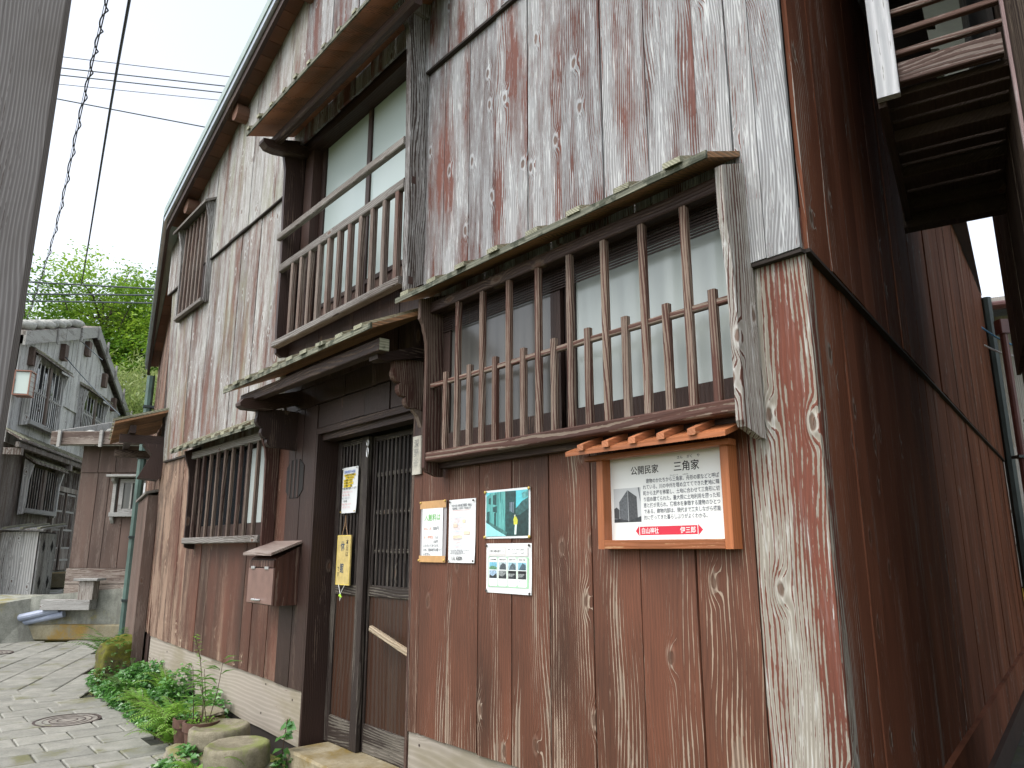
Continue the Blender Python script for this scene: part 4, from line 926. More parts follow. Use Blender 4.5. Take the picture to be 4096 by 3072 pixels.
# ------------------------------------------------------------------ plants and stones along the wall
def pl3(u, n, z): return np.array(place(u, n, z))
class Leaves:
    """many small folded leaf blades in one mesh"""
    def __init__(s): s.v = []; s.f = []
    def add(s, p, d, up, L_, W_, fold=.25, droop=.0):
        d = d/np.linalg.norm(d); side = np.cross(d, up); side /= (np.linalg.norm(side)+1e-9); nn = np.cross(side, d)
        b = len(s.v)
        s.v += [tuple(p), tuple(p+d*L_*.45+side*W_*.5+nn*W_*fold), tuple(p+d*L_-nn*L_*droop), tuple(p+d*L_*.45-side*W_*.5+nn*W_*fold), tuple(p+d*L_*.5-nn*L_*droop*.3)]
        s.f += [(b, b+1, b+4), (b+1, b+2, b+4), (b, b+4, b+3), (b+4, b+2, b+3)]
    def build(s, name, mat, par=None, loc=None):
        me = bpy.data.meshes.new(name); me.from_pydata(s.v, [], s.f); me.materials.append(mat); me.update()
        return link(name, me, par, loc=loc)
M['ivy'] = leafmat('ivy_leaf', (.045, .15, .038), (.08, .22, .045), (.12, .29, .055), rough=.28, sc_=5, spec=.6)
M['fern'] = leafmat('fern_leaf', (.12, .27, .03), (.19, .37, .045), (.24, .43, .065), rough=.45, sc_=5)
M['fernd'] = leafmat('dark_fern_leaf', (.045, .14, .028), (.085, .21, .035), (.11, .26, .04), rough=.25, sc_=5, spec=.6)
M['grass'] = leafmat('blade_leaf', (.11, .25, .05), (.17, .33, .07), (.22, .38, .10), rough=.4)
M['stem'] = plain('plant_stem', (.11, .12, .035), .6)
M['stemd'] = plain('dark_stem', (.06, .035, .02), .7)
ivy = Leaves()
def ivyclump(u0, u1, n0, n1, count, zmax):
    for _ in range(count):
        a = rng.random(); u = u0+(u1-u0)*rng.random(); t = rng.random()
        n = n0 + (n1-n0)*t; h = zmax*(1-.75*t**1.5)*(.6+.4*math.sin(u*7)+.25*math.sin(u*17+n*9))
        z = GZ + .015 + max(.02, h)*rng.random()**.7
        ang = rng.random()*6.283; d = np.array([math.cos(ang), math.sin(ang), rng.uniform(-.5, .35)])
        up = np.array([nF[0]*.5, nF[1]*.5, 1.0]) + rng.normal(0, .35, 3)
        L_ = rng.uniform(.028, .055)
        ivy.add(pl3(u, n, z), d, up, L_, L_*rng.uniform(.65, .95), .18, .15)
ivyclump(4.9, 7.0, .0, .44, 5600, .30); ivyclump(6.0, 7.5, .05, .40, 2000, .30); ivyclump(4.6, 5.3, .02, .32, 1000, .28); ivyclump(5.0, 5.7, .25, .46, 600, .10)
ivyclump(3.30, 3.50, .12, .26, 120, .26); ivyclump(3.72, 4.02, .50, .66, 330, .12); ivyclump(4.2, 4.6, .1, .3, 160, .2)
stuff(ivy.build('ground_cover', M['ivy']))

def frond(lv, st, base, az, L_, lean, npair, wmax, curl=1.0, narrow=False):
    h = np.array([math.cos(az), math.sin(az), 0.0]); pts = []
    for k in range(13):
        t = k/12; el = lean - curl*t*t*1.1
        p = base if k == 0 else pts[-1] + (h*math.cos(el)+np.array([0, 0, math.sin(el)]))*L_/12
        pts.append(p)
    st.tube(pts, [max(.0012, .003*(1-k/13)) for k in range(13)], 4)
    side = np.array([-h[1], h[0], 0])
    for i in range(npair):
        t = .12+.87*i/npair; f = t*12; k = min(11, int(f)); p = pts[k]+(pts[k+1]-pts[k])*(f-k)
        tang = pts[k+1]-pts[k]; tang /= np.linalg.norm(tang); up = np.cross(side, tang); up = up if up[2] > 0 else -up
        w_ = wmax*min(1, t*4+.35)*(1-t)**.75 + .006
        for sg_ in (1, -1):
            d = side*sg_*1.0 + tang*.55 + up*rng.uniform(-.05, .15) - np.array([0, 0, .22])
            lv.add(p, d, up, w_*rng.uniform(.9, 1.1), max(.007, w_*.22) if not narrow else w_*.16, .1, .12)
def fern(u, n, nf, L_, label, mat, name='fern', azc=None, wmax=.09, z=0, lean=1.0, curl=1.3, spread=math.pi, npair=20):
    base = pl3(u, n, GZ+z); root = empty(name, base, 0, label, 'fern', None); lv = Leaves(); st = MB()
    for k in range(nf):
        a = (azc if azc is not None else 0) + rng.uniform(-spread, spread)
        frond(lv, st, rng.normal(0, .012, 3)*[1, 1, 0], a, L_*rng.uniform(.7, 1.1), lean*rng.uniform(.75, 1.15), npair, wmax, curl*rng.uniform(.8, 1.2))
    lv.build('fronds', mat, root); st.build('stalks', M['stem'], root, fix=False)
    return root
na = math.atan2(nF[1], nF[0])
fern(4.62, .36, 18, .44, 'bright green fern spilling over the paving beside the two flower pots', M['fern'], azc=na+.2, wmax=.105, spread=1.7, z=.05)
fern(4.45, .44, 14, .34, 'low pale fern at the edge of the paving, nearest the round stones', M['fern'], azc=na+.2, wmax=.07, spread=1.6, z=.02)
fern(4.95, .36, 14, .40, 'light green fern between the glossy ground cover and the flower pots', M['fern'], azc=na, wmax=.08, spread=2.0, z=.05)
fern(7.62, .08, 18, .62, 'dark glossy fern at the far corner of the house, above the mossy boulder', M['fernd'], azc=na+.35, wmax=.13, spread=1.5, lean=1.15, z=.12)
fern(7.50, -.02, 10, .45, 'mid green fern drooping over the back of the mossy boulder', M['fernd'], azc=na+.1, wmax=.085, spread=1.3, lean=.95, z=.12)
fern(5.45, .38, 11, .30, 'small light fern in the middle of the glossy ground cover', M['fern'], azc=na, wmax=.075, spread=1.7, z=.08)
fern(6.0, .36, 11, .30, 'mid green fern in the ground cover, one step from the mossy boulder', M['fernd'], azc=na+.1, wmax=.07, spread=1.6, z=.12)
fern(5.75, .12, 10, .36, 'upright fern close to the base board above the glossy ground cover', M['fern'], azc=na, wmax=.07, spread=1.8, z=.12, lean=1.25)
fern(3.50, .58, 9, .24, 'small bright fern growing in front of the two round stones', M['fern'], azc=na, wmax=.07, spread=2.4, z=.0, lean=1.2)
fern(3.32, .34, 6, .26, 'small fern with toothed leaves between the round stones and the door step', M['fern'], azc=na-.4, wmax=.06, spread=1.5, z=.0, lean=1.2)
def icos(name, mat, par, sub, fn, loc=None):
    bm = bmesh.new(); bmesh.ops.create_icosphere(bm, subdivisions=sub, radius=1)
    for v in bm.verts: v.co = fn(v.co.copy())
    me = bpy.data.meshes.new(name); bm.to_mesh(me); bm.free(); me.materials.append(mat); me.polygons.foreach_set('use_smooth', [True]*len(me.polygons))
    return link(name, me, par, loc=loc)
from mathutils import noise as mnoise
def rock(name, loc, size, seed, mat, label, cat, sub=4, boxy=.6, rough=.12, rz=0, group=None):
    def fn(c):
        m = max(abs(c.x), abs(c.y), abs(c.z)); q = c.lerp(c/m*.86, boxy)
        nz = mnoise.noise(q*1.3+Vector((seed, seed*2, 0)))*rough*1.6 + mnoise.noise(q*4+Vector((0, seed, 3)))*rough*.35 + mnoise.noise(q*11+Vector((seed, 0, 3)))*rough*.12
        q = q*(1+nz); return Vector((q.x*size[0], q.y*size[1], q.z*size[2]))
    o = icos(name, mat, None, sub, fn, loc); o.rotation_euler[2] = rz
    return tag(o, label, cat, group)
M['bould'] = stone('mossy_boulder', (.05, .042, .028), (.12, .10, .065), moss=(.085, .085, .012), mossamt=.52, sc_=7, up=.55, bump=.8)
M['mill'] = stone('millstone', (.135, .12, .085), (.24, .215, .155), moss=(.13, .145, .05), mossamt=.42, sc_=16, up=.25, bump=1.0)
M['tuff'] = stone('base_stone', (.15, .135, .10), (.27, .245, .19), moss=(.12, .12, .04), mossamt=.42, sc_=9, up=.35, bump=.7)
rock('mossy_boulder', (-3.97, 7.86, GZ+.19), (.20, .24, .27), 3, M['bould'], 'large boulder covered in yellow-green moss on the paving by the house', 'boulder', sub=5, boxy=.30, rough=.16, rz=TH)
def millstone(u, n, z, r, h, label):
    prof = [(0.02, 0.0), (r*.93, .0), (r*.985, .012), (r, .03), (r*.995, h-.03), (r*.975, h-.010), (r*.90, h), (r*.82, h-.004), (r*.70, h-.012), (r*.3, h-.016), (.03, h-.018)]
    rings = []; sd_ = u*7
    for rr, zz in prof:
        rings.append([(rr*math.cos(t)*(1+.02*mnoise.noise(Vector((math.cos(t)*2, math.sin(t)*2, zz*9+sd_)))), rr*math.sin(t)*(1+.025*mnoise.noise(Vector((math.cos(t)*3, math.sin(t)*3, zz*7+sd_)))), zz + .006*mnoise.noise(Vector((rr*9*math.cos(t), rr*9*math.sin(t), sd_)))) for t in np.linspace(0, 2*math.pi, 49)[:-1]])
    o = MB().loft(rings).build('millstone', M['mill'], None, smooth=True, loc=place(u, n, z)); o.rotation_euler = (random.uniform(-.03, .03), .03, u)
    return tag(o, label, 'millstone', 'old round stones by the wall')
rock('base_stone', place(3.93, .44, GZ+.035), (.25, .19, .068), 5, M['tuff'], 'rough flat stone carrying the round millstone beside the flower pots', 'stone', boxy=.8, rz=TH)
rock('base_stone', place(3.55, .46, GZ+.015), (.24, .20, .052), 8, M['tuff'], 'rough flat stone under the round millstone nearest the door step', 'stone', boxy=.8, rz=TH)
millstone(3.92, .33, GZ+.10, .185, .120, 'round mossy millstone with a hollowed top, beside the flower pots')
millstone(3.50, .37, GZ+.062, .185, .135, 'round buff millstone nearest the door step')
o = rock('flat_stone', place(4.55, .20, GZ+.19), (.18, .11, .014), 12, M['mill'], 'thin flat slab of stone lying against the wall behind the pots', 'stone', sub=4, boxy=.5, rz=TH-.2)
rock('rubble', place(4.55, .18, GZ+.085), (.14, .09, .10), 15, M['tuff'], 'dark stone block under the thin flat slab', 'stone', boxy=.85, rz=TH)
rock('rubble', place(3.40, .22, GZ+.0), (.10, .09, .09), 19, M['tuff'], 'rough grey stone wedged between the wall and the door step', 'stone', boxy=.6, rz=TH)
def pot(u, n, r, h, label, z=0):
    root = empty('flower_pot', place(u, n, GZ+z), 0, label, 'flower pot', 'terracotta pots by the wall')
    pr_ = [(.02, 0), (r*.72, 0), (r*.93, h*.72), (r*.93, h*.76), (r*1.04, h*.76), (r*1.05, h), (r*.92, h), (r*.90, h*.85), (.02, h*.83)]
    MB().loft([[(a*math.cos(t), a*math.sin(t), b) for t in np.linspace(0, 2*math.pi, 29)[:-1]] for a, b in pr_]).build('pot', M['terra'], root)
    MB().loft([[(a*math.cos(t), a*math.sin(t), b) for t in np.linspace(0, 2*math.pi, 17)[:-1]] for a, b in ((r*.88, h*.84), (r*.5, h*.90), (.01, h*.91))]).build('soil', M['soil'], root)
    return root
def smallplants(root, r, h, cnt, mat, L_=.03):
    lv = Leaves()
    for _ in range(cnt):
        a = rng.random()*6.283; q = r*rng.random()**.5; d = np.array([math.cos(a), math.sin(a), rng.uniform(.1, 1.2)])
        lv.add(np.array([q*math.cos(a), q*math.sin(a), h+rng.random()*.05]), d, np.array([0, 0, 1.0])+rng.normal(0, .3, 3), L_*rng.uniform(.6, 1.2), L_*.6, .15, .2)
    lv.build('leaves', mat, root)
p1 = pot(4.28, .42, .085, .22, 'dark terracotta pot with reddish weeds, left of the bamboo-leaved plant'); smallplants(p1, .075, .18, 90, M['ivy'])
p2 = pot(4.12, .38, .11, .22, 'terracotta pot holding tall stems with narrow bamboo-like leaves'); smallplants(p2, .09, .18, 150, M['fern'], .022)
lv = Leaves(); st = MB()
for k in range(5):
    a = rng.random()*6.28; b = np.array([.05*math.cos(a), .05*math.sin(a), .2]); hgt = rng.uniform(.24, .40); top = b + np.array([rng.uniform(-.06, .06), rng.uniform(-.06, .06), hgt])
    st.tube([b, (b+top)/2+rng.normal(0, .008, 3), top], [.003, .0025, .0015], 5)
    for i in range(9):
        t = .35+.65*i/8; p = b+(top-b)*t; aa = rng.random()*6.28
        lv.add(p, np.array([math.cos(aa), math.sin(aa), rng.uniform(.1, .8)]), np.array([0, 0, 1.0]), rng.uniform(.08, .14), .012, .1, .35)
lv.build('narrow_leaves', M['grass'], p2); st.build('stems', M['stemd'], p2, fix=False)
wv = empty('tall_weed', place(5.0, .10, GZ), 0, 'tall spindly weed with feathery leaves against the pale base board', 'plant')
lv = Leaves(); st = MB(); pts = [np.array([0, 0, .0]), np.array([.02, -.02, .25]), np.array([-.03, .0, .48]), np.array([-.10, .02, .66])]
st.tube(pts, .003, 5)
for i in range(44):
    t = .3+.7*rng.random(); f = t*3; k = min(2, int(f)); p = pts[k]+(pts[k+1]-pts[k])*(f-k); aa = rng.random()*6.28
    lv.add(p, np.array([math.cos(aa), math.sin(aa), rng.uniform(.0, .6)]), np.array([0, 0, 1.0]), rng.uniform(.03, .06), .012, .1, .2)
lv.build('leaves', M['fern'], wv); st.build('stem', M['stemd'], wv, fix=False)
cv = empty('ivy_sprig', place(3.36, .16, GZ), 0, 'upright sprig of round leaved ivy beside the end of the base board', 'plant')
lv = Leaves(); st = MB(); pts = [np.array([0, 0, .0]), np.array([.0, .01, .16]), np.array([.02, .0, .32])]; st.tube(pts, .003, 5)
for i in range(22):
    t = rng.random(); f = t*2; k = min(1, int(f)); p = pts[k]+(pts[k+1]-pts[k])*(f-k); aa = rng.random()*6.28
    L_ = rng.uniform(.04, .075); lv.add(p, np.array([math.cos(aa), math.sin(aa), rng.uniform(-.4, .3)]), np.array([nF[0], nF[1], .8]), L_, L_*.95, .1, .15)
lv.build('leaves', M['ivy'], cv); st.build('stem', M['stemd'], cv, fix=False)
# manhole covers
def manhole(x, y, r, label):
    root = empty('manhole_cover', (x, y, GZ), 0, label, 'manhole cover')
    def ring(r0, r1, z, mat, name):
        MB().loft([[(a*math.cos(t), a*math.sin(t), b) for t in np.linspace(0, 2*math.pi, 49)[:-1]] for a, b in ((r0, z-.02), (r0, z), (r1, z), (r1, z-.02))]).build(name, mat, root)
    ring(r-.02, r, .008, M['iron'], 'rim'); ring(.004, r-.026, .005, M['lidc'], 'lid')
    for q in (.36, .62, .84): ring((r-.03)*q-.008, (r-.03)*q, .0075, M['iron'], 'raised_ring')
    return root
M['lidc'] = plain('worn_lid', (.20, .185, .16), .7, var=.35, sc_=18, bump=.3)
manhole(-3.47, 6.18, .235, 'round iron manhole cover filled with pale cement in the near paving'); 
manhole(-6.72, 10.0, .26, 'small reddish manhole cover at the far left of the paving')

# ------------------------------------------------------------------ left: platform, shed, hut, grey house
k_ = (CAMH-GZ)/1.2
def mapw(ox, oy, rz):
    c, s_ = math.cos(rz), math.sin(rz)
    return lambda a, b, z: (ox+a*c-b*s_, oy+a*s_+b*c, z)
PZ = .55
plat = MB().poly([(-7.5, 11.45, .36), (-20, 11.2, .36), (-24, 30, .95), (-6.4, 30, .95), (-6.5, 14.0, .45), (-6.9, 11.5, .36)]).build('raised_path', M['slab'], fix=False); struct(plat)
rw_ = empty('retaining_wall', (-6.9, 11.5, GZ), 0, 'stained concrete retaining wall with a mustard-coloured ledge beyond the paving', 'wall')
MB().cbox(Id, -1.2, 2.4, -.12, .1, 0, .225, 0, .02).build('ledge', M['ochre'], rw_)
MB().hexa([(-.3, -.04, .226), (2.4, -.04, .226), (2.4, .6, .226), (-.3, .6, .226), (-.3, -.04, .62), (2.4, -.04, .86), (2.4, .6, .86), (-.3, .6, .62)]).build('wall_face', M['concrete'], rw_)
MB().box(Id, -1.2, -.31, .30, .5, .226, .62).build('wall_face', M['concrete'], rw_)
cb_ = MB().hexa([(-8.9, 11.0, GZ), (-7.27, 11.0, GZ), (-7.0, 11.42, GZ), (-8.9, 11.6, GZ), (-8.9, 11.06, .44), (-7.42, 11.06, .44), (-7.12, 11.75, .52), (-8.9, 11.9, .52)]).build('concrete_block', M['concrete'])
tag(cb_, 'pale sloping concrete block at the left end of the paving', 'concrete block')
for k, (dz, dx) in enumerate(((0, 0), (.07, .10))):
    o = MB().tube([(-7.35, 11.32+.06*k, .20-.07*k), (-6.70+.08*k, 11.36, .345-.07*k)], .055-.008*k, 12).build('water_pipe', M['blue']); tag(o, ('thick' if k == 0 else 'thin lower') + ' blue-grey plastic pipe lying across the gap beside the concrete block', 'pipe', 'blue-grey pipes')
bxw = empty('wooden_duct', (-6.50, 11.34, .15), 0, 'weathered wooden box duct with a capped post in front of the retaining wall', 'duct')
MB().cbox(Id, -.42, .30, -.1, .10, .19, .335, 0).build('trough', M['greyr'], bxw); MB().cbox(Id, .10, .32, -.085, .085, .336, .60, 2).build('post', M['greylow'], bxw)
MB().cbox(Id, .04, .39, -.13, .12, .605, .64, 0).build('cap', M['greyr'], bxw)
M['hutbase'] = wood('hut_base', ax='x', paint=(.11, .075, .06), bare=((.20, .165, .14), (.34, .30, .265)), wear=.5, ringmix=.2, knots=.1, ring=90, bump=.2)
# small hut, front square to the view
HB = empty('brown_hut', (-6.75, 11.55, .55), 0, 'low brown boarded hut with a stone-weighted board roof and a small window', 'hut')
hx0, hx1, hy = -.0, 2.6, .0
def HBm(x, y, z): return (x, y, z-.55)
MB().box(HBm, .02, 2.6, .03, 3.0, .5, 2.78).build('wall', M['core'], HB)
xs = split(0, 2.6, .235)
for a, b in zip(xs[:-1], xs[1:]):
    MB().box(HBm, a+.005, b-.005, .0, .026, .93+random.uniform(-.004, .004), 2.40).build('wall_board', M['brown'], HB)
xs = split(0.0, 2.6, .30)
for a, b in zip(xs[:-1], xs[1:]): MB().box(HBm, a+.005, b-.005, -.018, .010, 2.385, 2.80).build('wall_board', M['brown'], HB)
ys = split(0.02, 3.0, .28)
for a, b in zip(ys[:-1], ys[1:]): MB().box(HBm, -.012, .018, a+.002, b-.002, .5, 2.8).build('wall_board', M['brown'], HB)
MB().cbox(HBm, -.02, 2.6, -.026, .02, .70, .925, 0).build('base_board', M['hutbase'], HB); MB().cbox(HBm, -.02, 2.6, -.02, .02, .46, .695, 0).build('base_board', M['hutbase'], HB)
MB().cbox(HBm, -.34, 2.7, -.33, -.29, 2.78, 2.985, 0, .006).build('fascia', M['hutbase'], HB)
MB().hexa([HBm(-.34, -.29, 2.80), HBm(-.30, -.29, 2.80), HBm(-.30, 2.8, 3.60), HBm(-.34, 2.8, 3.60), HBm(-.34, -.29, 2.99), HBm(-.30, -.29, 2.99), HBm(-.30, 2.8, 3.80), HBm(-.34, 2.8, 3.80)]).build('verge_board', M['greyr'], HB)
for k in range(7):
    y0 = -.28+.42*k; z0 = 2.84+.27*y0
    MB().hexa([HBm(-.30, y0, z0), HBm(2.7, y0, z0), HBm(2.7, y0+.5, z0+.115), HBm(-.30, y0+.5, z0+.115), HBm(-.30, y0, z0+.03), HBm(2.7, y0, z0+.03), HBm(2.7, y0+.5, z0+.145), HBm(-.30, y0+.5, z0+.145)]).build('roof_board', M['greyr'], HB)
    MB().cbox(HBm, -.30, 2.7, y0+.03, y0+.11, z0+.05, z0+.10, 0).build('roof_batten', M['batten'], HB)
for x in (-.22, .42, 1.1, 1.8): MB().cbox(HBm, x, x+.05, -.37, -.335, 2.74, 3.0, 2).build('fascia_peg', M['greyr'], HB)
M['cobble'] = stone('roof_cobble', (.20, .20, .185), (.42, .42, .39), mossamt=.15, sc_=10, up=.2)
def cobble(loc, s, seed, label, group):
    return rock('roof_stone', loc, s, seed, M['cobble'], label, 'stone', sub=2, boxy=.1, rough=.15, rz=seed, group=group)
HLB = ['cobble at the front left corner of the brown hut roof', 'cobble just behind the front left corner of the brown hut roof', 'cobble half way up the left part of the brown hut roof', 'cobble in the middle of the front edge of the brown hut roof', 'cobble in the middle of the second batten of the brown hut roof', 'uppermost cobble in the middle of the brown hut roof', 'cobble half way up the right part of the brown hut roof', 'cobble at the right of the front edge of the brown hut roof', 'uppermost cobble at the left of the brown hut roof']
for k, (x, y) in enumerate(((.02, .1), (.14, .45), (.30, .82), (.55, .06), (.62, .5), (.40, 1.3), (.78, .9), (.85, .22), (.1, 1.2))):
    cobble((-6.75+x*1.3, 11.55+y, 2.93+.27*y+.06), (.10+.03*math.sin(k*3), .08, .05), k*1.7+2, HLB[k], 'cobbles on the hut roof')
MB().cbox(HBm, .52, 1.7, -.22, .0, 2.30, 2.335, 0).build('window_hood', M['greyr'], HB)
wd = MB(); 
for z0, z1 in ((1.77, 1.82), (2.22, 2.28)): wd.box(HBm, .66, 1.7, -.05, -.012, z0, z1)
for x0, x1 in ((.66, .72), (1.16, 1.25), (1.64, 1.7)): wd.box(HBm, x0, x1, -.049, -.013, 1.82, 2.22)
wd = wd.build('window', M['greyr'], HB)
MB().box(HBm, .72, 1.64, -.030, -.014, 1.82, 2.22).build('pane', M['farpane'], wd); MB().cbox(HBm, .56, 1.7, -.10, .0, 1.70, 1.765, 0).build('sill', M['greyr'], wd)
for x in (.84, .98, 1.10, 1.36, 1.5): MB().box(HBm, x, x+.022, -.058, -.036, 1.82, 2.22).build('slat', M['greyr'], wd)
MB().box(HBm, 1.02, 1.15, -.034, -.031, 1.82, 2.22).build('sash_stile', M['metal'], wd)
MB().prism([(-.012, 1.60), (-.06, 1.66), (-.06, 2.2), (-.14, 2.25), (-.14, 2.30), (-.012, 2.30)], lambda y, z, x: HBm(x, y, z), .56, .61).build('side_panel', M['greyr'], wd)

# big grey house: gable front facing the lane
aA = R(-14.8); dA = azv(aA); nA_ = np.array([dA[1], -dA[0]]); PAw = np.array([-9.434, 16.0])
GA = empty('grey_house', (PAw[0], PAw[1], .55), math.atan2(dA[1], dA[0]), 'tall silvery grey boarded house with stones along its roof and two lattice windows', 'house')
def A_(u, n, z): return (u, -n, z-.55)           # along the front (away to the right), outwards, up
def ztop(u): return 6.0+.315*(u+.35) if u < -.35 else 6.0-.385*(u+.35)
ac = MB(); ac.prism([(-4.0, .5), (3.75, .5), (3.75, ztop(3.75)-.22), (-.35, 5.78), (-4.0, ztop(-4.0)-.22)], lambda u, z, n: A_(u, n, z), -5, -.065); ac.build('wall', M['core'], GA)
def aboard(u0, u1, z0, z1, n, mat, name='wall_board'):
    f = (lambda u: z1(u)) if callable(z1) else (lambda u: z1)
    MB().hexa([A_(u0, n-.02, z0), A_(u1, n-.02, z0), A_(u1, n, z0), A_(u0, n, z0), A_(u0, n-.02, f(u0)), A_(u1, n-.02, f(u1)), A_(u1, n, f(u1)), A_(u0, n, f(u0))]).build(name, mat, GA)
us_ = split(-4.05, 3.8, .20)
for a, b in zip(us_[:-1], us_[1:]):
    j = random.uniform(0, .012)
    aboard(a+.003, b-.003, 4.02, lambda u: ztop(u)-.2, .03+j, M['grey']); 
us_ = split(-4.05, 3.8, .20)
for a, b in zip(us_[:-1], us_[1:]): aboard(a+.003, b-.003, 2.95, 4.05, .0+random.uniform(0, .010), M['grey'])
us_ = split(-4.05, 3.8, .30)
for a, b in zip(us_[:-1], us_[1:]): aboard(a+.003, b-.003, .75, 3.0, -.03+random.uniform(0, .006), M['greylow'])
aboard(-4.05, 3.8, .5, .78, -.02, M['concrete'], 'plinth')
# gable fascia with pegs, right-hand verge, purlin ends
def abar(u0, z0, u1, z1, n0, n1, th, mat, name):
    MB().hexa([A_(u0, n0, z0), A_(u1, n0, z1), A_(u1, n1, z1), A_(u0, n1, z0), A_(u0, n0, z0+th), A_(u1, n0, z1+th), A_(u1, n1, z1+th), A_(u0, n1, z0+th)]).build(name, mat, GA)
um = -2.4
abar(-4.3, ztop(-4.3)-.20, um, ztop(um)-.20, .14, .18, .24, M['greyr'], 'fascia'); abar(um+.01, ztop(um)-.20, -.30, ztop(-.35)-.18, .145, .185, .24, M['greyr'], 'fascia')
abar(-.30, ztop(-.35)-.18, 3.95, ztop(3.95)-.17, .14, .18, .22, M['greyr'], 'fascia')
MB().loft([[A_(u, n, z) for u, z in ((-4.3, ztop(-4.3)-.03), (-.35, 5.97), (3.95, ztop(3.95)-.03), (3.95, ztop(3.95)+.05), (-.35, 6.05), (-4.3, ztop(-4.3)+.05))] for n in (-5, .16)]).build('roof', M['greylow'], GA)
for u in (-2.9, -1.6, -.45): MB().cbox(A_, u, u+.05, .187, .22, ztop(u)-.24, ztop(u)+.06, 2).build('fascia_peg', M['greyr'], GA)
for u in (.35, 1.25, 2.2, 3.2): MB().cbox(A_, u, u+.06, .182, .22, ztop(u)-.22, ztop(u)+.16, 2).build('fascia_peg', M['greyr'], GA)
for u in (-3.62, -2.10, -.65, .85, 1.85, 3.0): MB().cbox(A_, u-.09, u+.09, .04, .135, ztop(u)-.62, ztop(u)-.30, 1, .01).build('purlin_end', M['brown'], GA)
SL = ['%s in the row on the roof edge of the grey house' % q for q in ('leftmost stone', 'second stone from the left', 'third stone from the left', 'fourth stone from the left', 'fifth stone from the left', 'sixth stone from the left', 'middle stone', 'stone right of the middle', 'fifth stone from the right', 'fourth stone from the right', 'third stone from the right', 'second stone from the right', 'rightmost stone')]
for k in range(13):
    u = -4.1+.21*k+random.uniform(-.05, .05); q = A_(u, .16+random.uniform(-.05, .05)-.12, ztop(u)+.13)
    p = GA.matrix_basis @ Vector(q); p = Matrix.Translation(GA.location) @ Matrix.Rotation(GA.rotation_euler[2], 4, 'Z') @ Vector(q)
    cobble(p, (.15+.05*random.random(), .12, .085), k*2.3+1, SL[k], 'stones along the grey house roof')
def awin(u0, u1, z0, z1, nsl, zr, name='lattice_window', out=.15, two=True, sm='grey'):
    wn_ = MB().cbox(A_, u0, u1, out-.08, out+.02, z0-.08, z0, 0).build(name, M['greyr'], GA)
    MB().box(A_, u0, u1, .032, .06, z0, z1).build('dark_opening', M['night'], wn_)
    for u in (u0-.06, u1): MB().prism([(.02, z0-.12), (out-.02, z0-.10), (out, z0+.05), (out, z1-.25), (out+.05, z1+.02), (.02, z1+.12)], lambda n, z, t: A_(t, n, z), u, u+.06).build('side_panel', M['grey'], wn_)
    uc = (u0+u1)/2
    MB().cbox(A_, uc-.05, uc+.05, out-.06, out, z0, z1, 2).build('post', M['greylow'], wn_)
    if two: MB().cbox(A_, u0, u1, out-.05, out-.02, z0+.50, z0+.54, 0).build('lattice_rail', M['greyr'], wn_)
    me = slat_mesh(.030, .012, z1-z0, M[sm]); me2 = slat_mesh(.030, .012, .60, M[sm])
    for i in range(nsl):
        u = u0+.06+(u1-u0-.12)*i/(nsl-1)
        if abs(u-uc) < .05: continue
        link('slat', me if (not two or i % 2 == 0) else me2, wn_, loc=A_(u, out-.03, z0))
    for i in range(8):
        a = u0-.12+(u1-u0+.24)*i/8; b = a+(u1-u0+.24)/8-.006
        MB().hexa([A_(a, .03, z1+.16), A_(b, .03, z1+.16), A_(b, out+.11, z1+.03), A_(a, out+.11, z1+.03), A_(a, .03, z1+.185), A_(b, .03, z1+.185), A_(b, out+.11, z1+.055), A_(a, out+.11, z1+.055)]).build('roof_board', M['greylow'], wn_)
        MB().hexa([A_(a, .03, z1+.19), A_(a+.05, .03, z1+.19), A_(a+.05, out+.14, z1+.055), A_(a, out+.14, z1+.055), A_(a, .03, z1+.215), A_(a+.05, .03, z1+.215), A_(a+.05, out+.14, z1+.08), A_(a, out+.14, z1+.08)]).build('roof_batten', M['batten'], wn_)
    return wn_
awin(-3.55, -2.02, 3.42, 4.50, 15, 4.6); awin(-.62, 1.05, 3.55, 4.50, 15, 4.6)
awin(-3.05, -1.45, 1.92, 2.66, 13, 2.7, out=.12, two=False, sm='greylow')
# pent roof over the ground floor
for k in range(34):
    a = -4.2+.24*k; b = a+.232
    MB().hexa([A_(a, .0, 3.14), A_(b, .0, 3.14), A_(b, .30, 2.96), A_(a, .30, 2.96), A_(a, .0, 3.165), A_(b, .0, 3.165), A_(b, .30, 2.985), A_(a, .30, 2.985)]).build('roof_board', M['greylow'], GA)
    MB().hexa([A_(a, .0, 3.17), A_(a+.05, .0, 3.17), A_(a+.05, .33, 2.99), A_(a, .33, 2.99), A_(a, .0, 3.195), A_(a+.05, .0, 3.195), A_(a+.05, .33, 3.01), A_(a, .33, 3.01)]).build('roof_batten', M['batten'], GA)
MB().cbox(A_, -4.15, 3.9, .20, .26, 2.86, 2.945, 0).build('eave_beam', M['greylow'], GA)
for u in (-4.05, -1.40, .15, 3.5): MB().cbox(A_, u, u+.10, .0, .27, 2.74, 2.855, 1).build('eave_arm', M['greylow'], GA)
